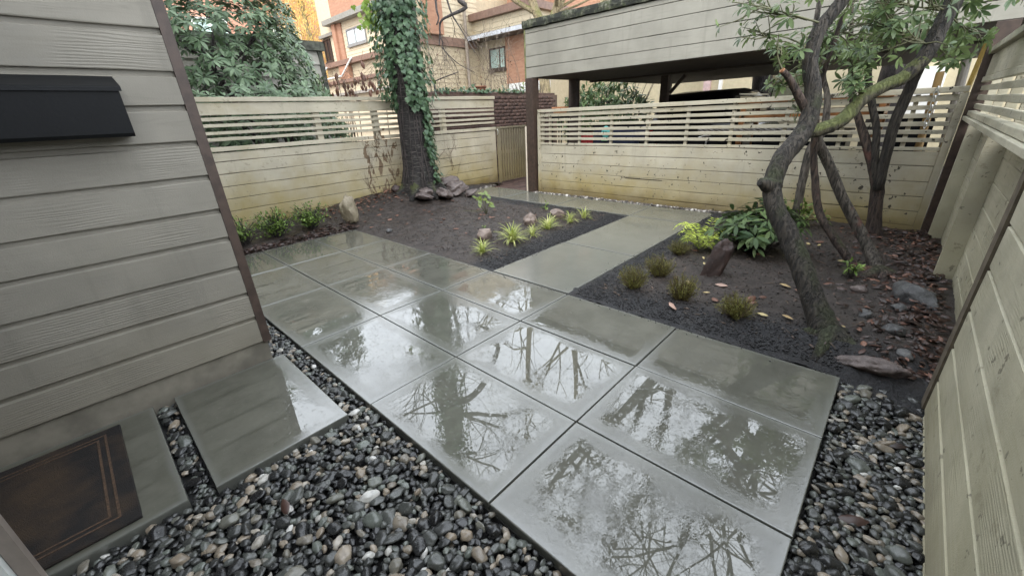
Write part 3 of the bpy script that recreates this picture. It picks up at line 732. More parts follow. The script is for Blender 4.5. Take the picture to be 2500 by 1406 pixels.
# ================================================================= CARPORT
cp = thing('carport', 'carport with a board fascia on brown posts and a mossy black roof edge', 'carport', (8, .5, 0))
zf = [1.985, 2.154, 2.325, 2.50, 2.672, 2.74]
for k in range(5): board(cp, 'fascia_board', 'y', -4.2, 3.520, 5.47, -1, P_flat(zf[k], zf[k+1], .03, .004, .0035), FASCIA, 110+k, .0022, 30)
MB().box(5.436, 5.56, 3.522, 3.552, 1.982, 2.745).build('fascia_end', plain('mossy_trim', (.16, .16, .07), .7, var=.4), cp)
MB().box(5.50, 11.3, 3.47, 3.50, 2.0, 2.74).build('end_fascia', FASCIA, cp)
MB().box(5.472, 11.3, -4.2, 3.469, 1.986, 2.05).build('soffit', SOFFIT, cp)
MB().box(5.50, 11.4, -4.2, 3.50, 2.75, 2.79).build('roof', DARKROOF, cp)
ed = MB(); n = 90
for i in range(n+1):
    y = -4.2+(7.76*i/n)
    for k, (dx, z) in enumerate(((5.405, 2.748), (5.395, 2.80), (5.40, 2.862), (5.50, 2.875), (5.62, 2.795), (5.5, 2.748))):
        ed.v.append((dx+fbm(y*4, k*3)*.008, y, z+fbm(y*5, k*2.2)*.014))
for i in range(n):
    for k in range(6):
        l = (k+1) % 6; ed.f.append((i*6+k, i*6+6+k, i*6+6+l, i*6+l))
ed.f.append(tuple(range(6))); ed.f.append(tuple(n*6+k for k in reversed(range(6))))
te = NT('mossy_roof_edge'); nn = te.noise(te.pos(), 7, 6, .7)
te.set(Base_Color=te.mix(te.smooth(nn, .42, .62), (.020, .022, .017), te.mix(te.smooth(te.noise(te.pos(), 23, 4), .4, .65), (.055, .065, .03), (.16, .16, .12))), Roughness=.85, Normal=te.bump(te.noise(te.pos(), 45, 5), .8, .012))
ed.build('roof_edge', te.m, cp)
MB().box(7.4, 7.5, -4.1, 3.46, 1.955, 1.984).build('beam', SOFFIT, cp)
MB().box(5.365, 5.53, 3.315, 3.485, -.08, 1.98, bev=.004).build('post', BROWN, cp)
MB().box(5.39, 5.53, -2.27, -2.118, -.08, 1.98, bev=.004).build('post', BROWN, cp)
MB().tube([(6.66, 3.33, -.1, .11), (6.66, 3.33, 1.984, .11)], 14).build('post', BROWN, cp)
MB().box(7.60, 7.72, 1.84, 1.98, -.1, 1.984).build('post', BROWN, cp)
MB().box(11.0, 11.13, 3.26, 3.42, -.1, 1.984).build('post', BROWN, cp)
br = MB(); M_ = frame((7.66, 1.80, 1.66), (0, -1, 1.1), (1, 0, 0)); br.box(-.025, .025, 0, .38, -.025, .025, M_).build('brace', BROWN, cp)
MB().box(5.372, 5.40, 3.49, 3.527, -.05, 1.19).build('gate_stop', plain('bare_pale_wood', (.66, .58, .47), .7, var=.08), cp)

# ================================================================= SIDE FENCE (near right)
rf = thing('fence', 'near side fence of lapped boards with wide slats above a ledge', 'fence', (1.5, -2.2, 0))
zb = [-.06, .005, .185, .365, .552, .738, .925, 1.112, 1.163]
for k in range(8): board(rf, 'fence_board', 'x', -2.6, 1.742, -2.19, 1, P_drop(zb[k], zb[k+1], .03, .012, .016), FENCE_R, 130+k, .0025, 24)
MB().box(1.744, 1.835, -2.20, -2.150, -.06, 1.163, bev=.004).build('batten', plain('weathered_batten', (.105, .085, .06), .75, var=.3, scale=20), rf)
zb = [-.1, .06, .215, .37, .525, .68, .845, 1.0, 1.163]
for k in range(8): board(rf, 'fence_board', 'x', 1.837, 5.35, -2.295, 1, P_flat(zb[k], zb[k+1], .022, .003, .002), FENCE_R, 140+k, .0025, 20)
for x in (3.5, 5.18): MB().box(x, x+.045, -2.272, -2.168, -.1, 1.163).build('stud', FENCE_R, rf)
MB().box(1.84, 5.35, -2.3065, -2.2965, -.1, 1.16).build('gap_darkener', BLACKM, rf)  # black sheet added to darken the seams of the far bay
MB().box(-2.6, 5.385, -2.20, -2.118, 1.166, 1.200, bev=.003).build('ledge', FENCE_R, rf)
board(rf, 'rail', 'x', -2.6, 5.385, -2.19, 1, P_flat(1.203, 1.247, .05, .003), FENCE_R, 150, .002)
for k, z in enumerate((1.263, 1.338, 1.415)): board(rf, 'slat', 'x', -2.6, 5.385, -2.19, 1, P_flat(z, z+.046, .022, .003), FENCE_R, 151+k, .003, 24)
board(rf, 'top_board', 'x', -2.6, 5.385, -2.19, 1, P_flat(1.485, 1.535, .034, .003), FENCE_R, 155, .002, 24)
board(rf, 'top_board', 'x', -2.6, 5.385, -2.19, 1, P_flat(1.537, 1.718, .022, .003), FENCE_R, 156, .002, 24)
board(rf, 'cap_rail', 'x', -2.6, 5.385, -2.21, 1, P_flat(1.722, 1.775, .075, .004), FENCE_R, 157, .002, 24)
for x in (-1.5, 0.0, 1.5, 2.9, 3.5, 4.2, 4.9): MB().box(x, x+.04, -2.24, -2.192, 1.2, 1.72).build('post', FENCE_R, rf)

# ================================================================= TREES
def limb(name, pts, mat, parent, n=12, jit=.035, k=5, seed=0, bumpy=.05, fat=1.0):
    pts = [(*p[:3], p[3]*fat) for p in pts]
    L = smooth_line(pts, k); m = MB().tube(L, n, True, jit, seed); vs = []
    for i, v in enumerate(m.v):
        c = Vector(L[min(i//n, len(L)-1)][:3]); r = L[min(i//n, len(L)-1)][3]; d = Vector(v)-c
        w = 1+bumpy*2*mnoise.noise(Vector(v)*(.9/max(r, .02)))+bumpy*mnoise.noise(Vector(v)*(2.6/max(r, .02))); vs.append(tuple(c+d*w))
    m.v = vs; return m.build(name, mat, parent, True)
def twigs(mb, p, d, r, ln, lev, rnd, up=.25, kink=.30, shrink=.72, n=5, tips=None, spread=.75):
    """a bare branch that forks and forks again"""
    pts = [(*p, r)]; q = Vector(p); d = Vector(d).normalized(); seg = max(3, int(4 if lev > 1 else 3))
    for i in range(seg):
        d = (d+rdir(rnd)*kink+Vector((0, 0, up*.12))).normalized(); q = q+d*ln/seg; pts.append((*q, r*(1-.45*(i+1)/seg)))
    mb.tube(pts, max(3, n if r > .03 else (4 if r > .012 else 3)), False)
    if lev <= 0:
        if tips is not None: tips.append((q.copy(), d.copy()))
        return
    for c in range(rnd.choice((2, 3, 3)) if lev > 1 else rnd.choice((3, 4))):
        i = rnd.choice(range(1, seg+1)) if c else seg; b = Vector(pts[i][:3])
        nd = (d+rdir(rnd)*spread).normalized()
        twigs(mb, b, nd, pts[i][3]*rnd.uniform(.55, .85), ln*rnd.uniform(shrink-.14, shrink+.1), lev-1, rnd, up, kink, shrink, n, tips, spread)

# --- courtyard tree with the crooked trunk
tree1 = thing('tree', 'crooked tree with ridged bark and a mossy forked limb, rooted nearest the side fence', 'tree', (2.18, -1.72, .05))
MAIN = [(2.128, -1.767, .00, .155), (2.175, -1.696, .080, .124), (2.242, -1.606, .211, .114), (2.341, -1.481, .402, .110), (2.419, -1.355, .584, .107), (2.463, -1.241, .741, .100), (2.526, -1.182, .890, .098), (2.621, -1.187, 1.041, .100), (2.730, -1.233, 1.152, .102), (2.821, -1.258, 1.264, .096), (2.886, -1.239, 1.454, .087), (2.911, -1.180, 1.644, .078), (2.962, -1.184, 1.824, .074), (3.024, -1.254, 1.966, .067), (3.080, -1.297, 2.118, .060), (3.198, -1.352, 2.354, .050), (3.30, -1.45, 2.75, .042), (3.34, -1.4, 3.2, .03)]
MAIN = [(a, b, c, d*(.70 if c < .1 else .58)) for a, b, c, d in MAIN]
limb('trunk', MAIN, BARK, tree1, 20, .03, 6, 1)
limb('knot', [(2.53, -1.19, .885, .062), (2.48, -1.17, .887, .05), (2.445, -1.150, .903, .040), (2.420, -1.128, .920, .028)], BARK, tree1, 12, .06, 3, 2)
BR = [(2.76, -1.245, 1.165, .075), (2.80, -1.265, 1.203, .080), (2.880, -1.346, 1.221, .078), (2.997, -1.431, 1.279, .073), (3.124, -1.492, 1.394, .069), (3.234, -1.565, 1.460, .064), (3.360, -1.661, 1.517, .063), (3.450, -1.727, 1.613, .063), (3.537, -1.758, 1.758, .063), (3.633, -1.790, 1.971, .062), (3.683, -1.811, 2.173, .056), (3.75, -1.8, 2.6, .045)]
BR = [(a, b, c, d*(.56+.22*min(1, max(0, c-1.2)/.6))) for a, b, c, d in BR]
limb('limb', BR[:8], BARKM, tree1, 16, .03, 6, 3); limb('bough', [(*BR[6][:3], BR[6][3]*.9)]+BR[7:], BARK, tree1, 16, .03, 6, 13)
limb('stub', [(2.86, -1.235, 1.33, .045), (2.783, -1.153, 1.471, .034), (2.726, -1.109, 1.547, .029), (2.690, -1.075, 1.588, .026)], BARKR, tree1, 10, .05, 4, 4, fat=.72)
MB().add(*(lambda m: (m.v, m.f))(MB().tube([(2.692, -1.077, 1.586, .0175), (2.684, -1.069, 1.594, .016)], 10))).build('cut_end', CUTW, tree1)
rt = MB()
for a in range(5):
    th = a*1.3+.4; rt.tube([(2.15, -1.72, .10, .06), (2.15+.12*math.cos(th), -1.73+.12*math.sin(th), .05, .045), (2.15+.27*math.cos(th), -1.73+.27*math.sin(th), .01, .02)], 8)
rt.build('root_flare', BARK, tree1, True)

tree2 = thing('tree', 'multi-stemmed tree with reddish peeling bark behind the crooked tree', 'tree', (3.45, -1.85, .05))
limb('stem', [(3.498, -1.850, -.06, .085), (3.581, -1.704, .095, .059), (3.639, -1.512, .301, .053), (3.684, -1.363, .490, .051), (3.751, -1.267, .756, .048), (3.758, -1.205, .995, .043), (3.72, -1.19, 1.165, .04), (3.70, -1.15, 1.5, .034), (3.66, -1.2, 2.0, .025)], BARKR, tree2, 12, .05, 5, 5, .05, .60)
limb('stem', [(3.525, -1.907, -.05, .115), (3.685, -1.844, .094, .085), (3.814, -1.690, .306, .073), (3.865, -1.474, .614, .068), (3.877, -1.330, .867, .067), (3.809, -1.219, 1.059, .064), (3.75, -1.16, 1.23, .055), (3.72, -1.05, 1.6, .043), (3.80, -1.0, 2.2, .03)], BARKG, tree2, 14, .05, 5, 6, .05, .60)
rt = MB()
for a in range(5):
    th = a*1.25; rt.tube([(3.51, -1.87, .09, .07), (3.51+.13*math.cos(th), -1.87+.13*math.sin(th), .06, .05), (3.51+.28*math.cos(th), -1.87+.28*math.sin(th), .0, .02)], 8)
rt.build('root_flare', BARKR, tree2, True)

tree3 = thing('tree', 'dark forked tree close to the carport fence with three rising stems', 'tree', (5.12, -1.72, .05))
limb('stem', [(5.120, -1.767, -.06, .150), (5.120, -1.703, .251, .105), (5.120, -1.659, .532, .102), (5.120, -1.565, .760, .08), (5.120, -1.447, 1.004, .070), (5.120, -1.338, 1.226, .055), (5.120, -1.246, 1.407, .045), (5.1, -1.15, 1.8, .035), (5.05, -1.05, 2.3, .025)], BARKR, tree3, 12, .05, 4, 7, .05, .58)
limb('stem', [(5.110, -1.68, .44, .075), (5.100, -1.572, .804, .062), (5.100, -1.521, 1.085, .057), (5.100, -1.417, 1.359, .056), (5.100, -1.328, 1.627, .050), (5.05, -1.314, 1.949, .040), (5.0, -1.301, 2.252, .031)], BARK, tree3, 12, .05, 4, 8, .05, .58)
limb('stem', [(5.09, -1.67, .5, .082), (5.080, -1.65, .889, .078), (5.080, -1.645, 1.162, .080), (5.08, -1.67, 1.419, .078), (5.03, -1.70, 1.63, .066), (4.82, -1.752, 1.896, .055), (4.72, -1.756, 2.25, .04)], BARK, tree3, 12, .05, 4, 9, .05, .58)
tree4 = thing('tree', 'thin grey sapling stem standing against the carport fence', 'tree', (5.0, -1.01, .05))
limb('stem', [(5.03, -1.0, .0, .06), (5.000, -1.011, .239, .046), (5.000, -1.003, .615, .043), (5.000, -1.006, .904, .041), (5.000, -1.084, 1.095, .036), (5.000, -1.051, 1.418, .029), (5.000, -.965, 1.656, .021), (5.0, -.9, 2.1, .014)], BARKG, tree4, 10, .05, 4, 10)

def whorl(c, d, n, ln, rnd, droop=.35, out=None):
    """a rosette of leaves round a shoot tip"""
    d = Vector(d).normalized(); a = d.orthogonal().normalized(); b = d.cross(a); ph = rnd.uniform(0, 6.28); res = []
    for k in range(n):
        th = ph+6.283*k/n+rnd.uniform(-.25, .25); e = (a*math.cos(th)+b*math.sin(th)); o_ = rnd.uniform(.15, .55)
        dirn = (e+d*o_-Vector((0, 0, droop*rnd.uniform(.3, 1.2)))).normalized(); l = ln*rnd.uniform(.65, 1.15)
        nn = (d+e*.2+Vector((0, 0, .5))+rdir(rnd)*.25)
        res.append(frame(Vector(c)+dirn*ln*.08, dirn, nn, (l, l, l)))
    return res
def sprays(root, seeds, rnd, mat, twigmat, name_leaf, ln, nleaf=(6, 9), n_ind=120, leafshape=LANCE, droop=.4):
    ms = []
    for (p0, p1, cnt, rad_) in seeds:
        tw = MB()
        p0, p1 = Vector(p0), Vector(p1); mid = (p0+p1)/2+rdir(rnd)*.1*(p1-p0).length
        tw.tube(smooth_line([(*p0, .007), (*mid, .005), (*p1, .003)], 3), 5, False)
        for k in range(int(cnt*2.1)):
            t = rnd.uniform(.35, 1.0); q = p0.lerp(p1, t)+rdir(rnd)*rad_*rnd.random()**.5
            s = p0.lerp(p1, max(0, t-.25)); d = (q-s); tw.tube([(*s, .005), (*((s+q)/2+rdir(rnd)*.02), .004), (*q, .002)], 4, False)
            ms += whorl(q, d+Vector((0, 0, .4*d.length)), rnd.randint(*nleaf), ln*rnd.uniform(.8, 1.15), rnd, droop)
        tw.build('twig', twigmat, root, True)
    pieces(name_leaf, leafshape, ms, mat, root, n_ind); return ms
r1 = random.Random(21)
# sprays: start point, end point, rosettes, radius round the line
sprays(tree1, [((2.98, -1.22, 1.85), (2.62, -.72, 2.02), 7, .16), ((2.93, -1.19, 1.7), (2.75, -.80, 1.86), 5, .13), ((2.9, -1.2, 1.5), (2.78, -1.02, 1.52), 4, .07),
               ((3.1, -1.3, 2.1), (2.9, -.9, 2.25), 9, .22), ((3.12, -1.50, 1.40), (3.05, -1.42, 1.56), 5, .08), ((3.5, -1.75, 1.70), (3.25, -1.45, 1.86), 13, .22),
               ((3.6, -1.78, 1.9), (3.15, -1.35, 2.0), 14, .26), ((3.66, -1.8, 2.1), (3.3, -1.6, 2.25), 12, .28), ((3.6, -1.78, 1.9), (3.75, -1.95, 1.75), 7, .13),
               ((3.68, -1.81, 2.15), (3.9, -2.05, 2.0), 8, .2), ((2.70, -1.08, 1.58), (2.66, -1.02, 1.80), 2, .05)], r1, TREELEAF, STEMG, 'leaf', .078, n_ind=170)
sprays(tree2, [((3.66, -1.15, 1.6), (3.55, -.95, 1.8), 9, .24), ((3.66, -1.2, 2.0), (3.6, -1.3, 2.2), 10, .28), ((3.75, -1.05, 1.9), (3.95, -1.3, 1.9), 10, .25), ((3.7, -1.15, 1.3), (3.66, -1.02, 1.42), 3, .09)], r1, TREELEAF, STEMG, 'leaf', .085, n_ind=60)
sprays(tree3, [((5.1, -1.3, 1.7), (4.9, -1.2, 1.75), 8, .25), ((5.05, -1.3, 2.0), (4.8, -1.4, 2.1), 13, .35), ((4.8, -1.75, 1.95), (4.6, -1.6, 1.95), 8, .3), ((4.9, -1.75, 1.8), (4.75, -1.95, 1.75), 7, .2), ((5.1, -1.1, 1.9), (5.0, -.8, 2.0), 9, .3), ((4.72, -1.756, 2.25), (4.5, -2.1, 2.1), 10, .3)], r1, TREELEAF, STEMG, 'leaf', .095, n_ind=40)
sprays(tree4, [((5.0, -.95, 1.7), (4.95, -.85, 1.9), 5, .2)], r1, TREELEAF, STEMG, 'leaf', .11, n_ind=10)
# dark twigs hanging in over the side fence
hb = thing('shrub', 'dark hanging sprigs reaching over the cap of the side fence', 'shrub', (3.3, -2.5, 1.9))
MB().tube([(3.4, -2.75, -.1, .05), (3.35, -2.7, 1.2, .04), (3.2, -2.55, 2.2, .03), (3.0, -2.4, 2.6, .02)], 8).build('stem', BARKG, hb, True)
sprays(hb, [((3.2, -2.5, 2.3), (2.9, -2.05, 1.95), 8, .15), ((3.2, -2.5, 2.3), (3.5, -2.1, 1.98), 7, .16), ((3.1, -2.5, 2.4), (2.7, -2.15, 2.05), 8, .16)], r1, RHODO, TWIGD, 'leaf', .07, n_ind=40)

# --- ivy-clad cherry
ivy = thing('ivy_tree', 'tall cherry trunk wrapped in ivy standing before the back fence', 'tree', (3.53, 4.45, .2))
IV = [(3.534, 4.450, .05, .46), (3.528, 4.450, .25, .345), (3.535, 4.45, .45, .300), (3.555, 4.450, .683, .276), (3.547, 4.450, 1.157, .248), (3.554, 4.450, 1.543, .242), (3.518, 4.450, 2.031, .24), (3.507, 4.450, 2.491, .235), (3.525, 4.450, 3.085, .23), (3.55, 4.46, 4.2, .22), (3.62, 4.5, 5.6, .20), (3.60, 4.6, 7.0, .17), (3.7, 4.7, 8.4, .12)]
limb('trunk', IV, CHERRY, ivy, 26, .012, 5, 11, .03)
rt = MB()
for a in range(7):
    th = a*.9+.2; rt.tube([(3.53+.2*math.cos(th), 4.45+.2*math.sin(th), .34, .12), (3.53+.36*math.cos(th), 4.45+.36*math.sin(th), .22, .09), (3.53+.55*math.cos(th), 4.45+.5*math.sin(th), .12, .035)], 8)
rt.build('root_flare', CHERRY, ivy, True)
kn = Vector((3.60, 4.19, 2.72)); MB().tube([(3.58, 4.36, 2.66, .12), (*kn, .115), (3.605, 4.165, 2.725, .10)], 14, True, .06, 3).build('knot', plain('dark_cut_wood', (.10, .065, .045), .8, var=.4, scale=25), ivy, True)
ivl = smooth_line(IV, 6)
def trunk_at(z):
    for a, b in zip(ivl, ivl[1:]):
        if a[2] <= z <= b[2]:
            t = (z-a[2])/(b[2]-a[2]); return [a[i]+(b[i]-a[i])*t for i in (0, 1, 3)]
    return ivl[-1][0], ivl[-1][1], ivl[-1][3]
vr = Vector((.815, -.58, 0)); vf = Vector((-.58, -.815, 0))          # across / towards the yard
ms, ks = [], []; r2 = random.Random(5); tries = 0
while len(ms) < 4400 and tries < 120000:
    tries += 1; z = r2.uniform(.35, 3.7) if r2.random() < .72 else r2.uniform(3.7, 7.6); th = r2.uniform(0, 6.283)
    n_ = vr*math.cos(th)+vf*math.sin(th); s = n_.dot(vr); f_ = n_.dot(vf); nz = fbm(th*1.2, z*1.6, 2.0)*.5
    if f_ < -.45 and z < 3.7: continue
    if z > 2.45: ok = nz > -.32 or abs(s) > .6
    elif z > 1.55: ok = s > .12-(z-1.55)*.55+nz*.5 or s < -.62+.35*(z-1.9)+nz*.4
    elif z > .75: ok = s > .62+nz*.45+(1.55-z)*.12
    else: ok = s > .78+nz*.3 and r2.random() < .6
    if not ok: continue
    cx, cy, rr_ = trunk_at(z); o_ = rr_+r2.random()**2*(.24 if z > 1.7 else .08)+.015
    p = Vector((cx, cy, z))+n_*o_; dn = (Vector((0, 0, -1))+rdir(r2)*.55+n_*.25).normalized(); nn = n_+Vector((0, 0, .25))+rdir(r2)*.35
    sz = r2.uniform(.048, .098); ms.append(frame(p, dn, nn, sz)); ks.append(sz*max(.05, n_.dot(vf)+.35))
pieces('ivy_leaf', IVYLEAF, ms, IVYL, ivy, 300, size=ks)
vn = MB()
for k in range(16):
    th = r2.uniform(-.9, 2.6); pts = []
    for q in range(9):
        z = .3+q*.33; cx, cy, rr_ = trunk_at(z); n_ = vr*math.cos(th)+vf*math.sin(th); pts.append((cx+n_.x*(rr_+.008), cy+n_.y*(rr_+.008), z, .009)); th += r2.uniform(-.16, .16)
    vn.tube(pts, 5, False)
vn.build('ivy_stem', TWIGD, ivy, True)
yl = []                                                                 # bright young ivy shoots on the left side
for k in range(70):
    p = Vector((3.35, 4.55, 2.85))+Vector((r2.gauss(-.14, .10), r2.gauss(.12, .08), r2.gauss(0, .14))); yl.append(frame(p, Vector((0, 0, -1))+rdir(r2)*.7, Vector((-.5, -.8, .5))+rdir(r2)*.5, r2.uniform(.06, .11)))
pieces('young_leaf', IVYLEAF, yl, IVYY, ivy, 40)
db = MB()
for pts in ([(4.867, 4.076, 3.529, .05), (4.647, 4.275, 3.229, .042), (4.721, 4.192, 3.092, .034), (4.539, 4.396, 2.989, .022), (4.429, 4.538, 2.906, .018), (4.377, 4.534, 2.685, .013), (4.318, 4.507, 2.544, .008)],
            [(4.488, 4.685, 3.369, .02), (4.408, 4.590, 3.082, .018), (4.388, 4.532, 2.954, .014), (4.364, 4.575, 2.858, .011)],
            [(4.666, 4.630, 3.326, .018), (4.637, 4.477, 3.031, .015), (4.653, 4.358, 2.865, .011), (4.698, 4.024, 2.401, .006)],
            [(3.75, 4.42, 2.3, .012), (4.083, 4.596, 2.039, .012), (4.123, 4.503, 1.956, .014), (4.098, 4.448, 1.80, .01)], [(4.135, 4.511, 1.989, .011), (4.240, 4.431, 2.036, .010), (4.479, 4.239, 2.127, .007)],
            [(4.340, 4.471, 2.523, .009), (4.390, 4.316, 2.355, .007), (4.464, 4.154, 2.219, .006), (4.591, 3.944, 2.092, .004)],
            [(3.60, 4.40, 4.6, .09), (4.1, 4.2, 4.5, .07), (4.6, 4.05, 4.0, .06), (4.867, 4.076, 3.529, .05)]): db.tube(smooth_line(pts, 4), 7, True, .06, 1)
for p, d in (((4.4, 4.55, 2.9), (-.1, -.2, -1)), ((4.65, 4.3, 2.86), (.3, -.3, -.8)), ((4.377, 4.53, 2.68), (.2, -.3, -.8)), ((4.3, 4.4, 2.5), (.5, -.2, -.6)), ((4.12, 4.5, 1.95), (-.3, .1, -1)), ((4.54, 4.4, 2.98), (.5, .1, -.5)), ((4.64, 4.3, 3.2), (-.4, -.2, .4))):
    twigs(db, p, d, .007, .42, 3, r2, 0, .3, .75, 4)
db.build('branch', TWIGD, ivy, True)
cr = MB()
for z, th, ln in ((5.0, .4, 2.2), (5.8, 2.2, 2.6), (6.2, 3.9, 2.4), (6.8, 5.3, 2.6), (7.3, 1.2, 2.4), (7.8, 3.0, 2.2), (8.3, 4.6, 2.0), (8.4, .2, 2.2), (6.4, 1.0, 2.6)):
    cx, cy, q = trunk_at(z); twigs(cr, (cx, cy, z), (math.cos(th), math.sin(th), .75), .07, ln, 4, r2, .3, .22, .74, 5)
cr.build('crown', BARKG, ivy, True)
# climbing stem with old tendrils on the fence right of the trunk
cl = thing('climbing_vine', 'thin climber stems clinging to the beige fence beside the ivy trunk', 'vine', (4.05, 4.8, .2))
vn = MB()
for pts in ([(3.98, 4.80, .25, .014), (4.0, 4.84, .55, .014), (4.08, 4.875, .85, .013), (4.22, 4.885, 1.1, .010), (4.26, 4.885, 1.3, .006)], [(4.05, 4.88, .75, .007), (4.15, 4.885, 1.0, .006), (4.1, 4.885, 1.15, .004)]): vn.tube(smooth_line(pts, 4), 6)
for k in range(26):
    x = r2.uniform(3.9, 4.8) if k < 16 else r2.uniform(2.8, 3.3); twigs(vn, (x, 4.893, r2.uniform(.15, .8)), (r2.uniform(-.4, .4), 0, 1), .004, .32, 2, r2, 0, .25, .7, 3)
vn.v = [(x, min(y, 4.897), z) for x, y, z in vn.v]
o = vn.build('stems', plain('vine_stem', (.13, .075, .05), .7), cl); o['kind'] = 'stuff'

# --- bare tall trees behind the carport and fence (their crowns are what the wet paving mirrors)
def bare_tree(label, base, trunks, lev, seed, mat, ln=2.6, r0=.09, cnt=11, group=None):
    rn = random.Random(seed); t = thing('bare_tree', label, 'tree', base[:3]); tips = []
    for pts in trunks:
        L = smooth_line(pts, 4); limb('trunk', pts, mat, t, 12, .03, 5, seed)
        m = MB()
        for k in range(cnt):
            i = int(len(L)*(.38+.6*k/cnt)); p = L[min(i, len(L)-1)]; th = rn.uniform(0, 6.28)
            twigs(m, p[:3], (math.cos(th), math.sin(th), rn.uniform(.3, 1.0)), max(.03, p[3]*.6), ln*rn.uniform(.75, 1.2), lev, rn, .25, .24, .74, 5, tips)
        m.build('crown', mat, t, True)
    return t
bare_tree('pale forked bare tree rising beyond the corner of the carport roof', (10.85, 7.2, 0),
          [[(10.85, 7.25, -.1, .22), (10.82, 7.40, 2.5, .17), (10.81, 7.5, 3.9, .14), (10.78, 7.8, 4.6, .13), (10.7, 8.1, 6.2, .12), (10.3, 8.0, 8.5, .10), (10.0, 7.8, 11, .06)],
           [(10.85, 7.25, 2.6, .14), (10.95, 7.3, 3.7, .13), (11.1, 7.0, 4.6, .12), (11.3, 6.6, 6.2, .11), (11.0, 6.0, 8.3, .09), (10.7, 5.8, 10.6, .05)]], 5, 31, STEMT, 2.6)
bare_tree('tall bare tree far behind the carport roof', (13.2, 1.6, 0),
          [[(12.4, -1.2, -.1, .30), (12.3, -1.2, 3, .25), (12.0, -1.0, 6, .22), (11.2, -.5, 8.6, .18), (10.4, .2, 10.6, .13), (9.8, .8, 12.6, .07)], [(12.1, -1.0, 5.5, .17), (12.4, .3, 8, .14), (12.0, 1.6, 10.5, .10), (11.6, 2.4, 12.4, .05)]], 5, 37, TWIGD, 3.2, cnt=12)
bare_tree('dark leaning bare tree whose boughs arch over the carport roof', (12.0, 1.2, 0),
          [[(12.0, 1.2, -.1, .24), (11.8, 1.4, 3, .21), (11.0, 2.2, 6, .18), (9.8, 3.4, 8.5, .15), (8.6, 4.6, 10.5, .11), (7.8, 5.4, 12.5, .06)], [(11.0, 2.2, 5.8, .13), (9.6, 1.8, 7.8, .11), (8.2, 1.6, 9.4, .08), (6.9, 1.8, 10.8, .04)]], 5, 43, TWIGD, 2.8, cnt=12)
bare_tree('tall bare tree standing beyond the gate path', (8.2, 10.8, 0),
          [[(9.0, 11.6, -.1, .2), (8.95, 11.6, 3, .17), (8.7, 11.3, 6, .15), (8.0, 10.6, 9, .11), (7.5, 10, 12, .06)]], 5, 41, TWIGD, 2.8, cnt=12)

# --- rhododendron behind the back fence
rh = thing('rhododendron', 'big glossy evergreen shrub massed above the back fence', 'shrub', (1.8, 7.0, 0))
r3 = random.Random(9); st = MB(); ms = []
for k in range(9):
    x = 1.3+r3.random()*1.6; st.tube(smooth_line([(x, 7.1, -.1, .05), (x+r3.uniform(-.3, .3), 7.0, 1.0, .04), (x+r3.uniform(-.8, .8), 6.9, 2.0, .03), (x+r3.uniform(-1.2, 1), 7.2, 3.2, .015)], 3), 6)
st.build('stem', TWIGD, rh, True)
def rh_ok(p):
    x, y, z = project([p]); x, y = x[0], y[0]
    if y < 95: lim = 715+.22*y
    else: lim = 736+(y-95)*.56
    return x < lim-12
n_ = 0
while n_ < 1500:
    p = Vector((r3.uniform(-.3, 3.9), r3.uniform(5.4, 8.3), r3.uniform(.7, 4.35)))
    e = ((p.x-1.75)/2.15)**2+((p.y-7.0)/1.55)**2+((p.z-1.6)/2.75)**2
    if e > 1 or e < .36 or not rh_ok(p) or (p.y > 7.9 and r3.random() < .6): continue
    n_ += 1; d = Vector(((p.x-1.65)/1.9, (p.y-7.0)/1.5, (p.z-1.6)/2.6+.25)); ms += whorl(p, d, r3.randint(7, 10), r3.uniform(.12, .165), r3, .55)
for n2 in range(26):                                                    # lowest leaves pushing out over the fence cap
    p = Vector((r3.uniform(.8, 3.15), r3.uniform(5.0, 5.3), r3.uniform(1.80, 1.95)))
    if rh_ok(p): ms += whorl(p, (0, -.6, .7), 8, .13, r3, .5)
pieces('leaf', LANCE, ms, RHODO, rh, 300)
sp = [];                                                                # paler shoots on its right shoulder
while len(sp) < 900:
    p = Vector((r3.uniform(2.2, 3.7), r3.uniform(6.2, 7.6), r3.uniform(1.7, 3.9))); x, y, z = project([p])
    if rh_ok(p) and not rh_ok(p+Vector((.34, -.10, 0))): sp += whorl(p, (.6, -.5, .5), r3.randint(6, 9), .14, r3, .4)
pieces('pale_leaf', LANCE, sp, RHODO2, rh, 60)

# ================================================================= GROUND PLANTS
def ground(x, y): return soil_h(x, y)
def tuft(label, x, y, sz, seed, n=70, group='variegated grass tufts'):
    r = random.Random(seed); z = ground(x, y); t = thing('grass_tuft', label, 'grass tuft', (x, y, z), group); ms = []
    for k in range(n):
        th = r.uniform(0, 6.28); el = r.uniform(.35, 1.45); d = Vector((math.cos(th)*math.cos(el), math.sin(th)*math.cos(el), math.sin(el))); l = sz*r.uniform(.65, 1.15)
        ms.append(frame((x+r.gauss(0, .012), y+r.gauss(0, .012), z-.005), d, Vector((0, 0, 1))-d*.2+Vector((math.cos(th), math.sin(th), 0))*-.8, (l, l, l*.9)))
    pieces('blade', BLADE if sz < .17 else slim(BLADE, .85), ms, GRASSL, t, 70)
for a in (('flattened tuft of yellow-green grass nearest the patio corner', 2.16, 1.40, .18, 1, 80), ('largest fountain-shaped tuft of yellow-striped grass in the dark compost', 2.64, 1.39, .24, 2, 130), ('small sparse grass tuft between two fuller ones in the row', 2.99, 1.37, .15, 3, 55), ('middle striped grass tuft beside the split pink stone', 3.36, 1.42, .20, 4, 100), ('thin striped grass tuft just past the farthest pink stone', 3.81, 1.38, .17, 5, 60), ('farthest striped grass tuft of the row near the walkway corner', 4.12, 1.37, .18, 6, 70)): tuft(*a)

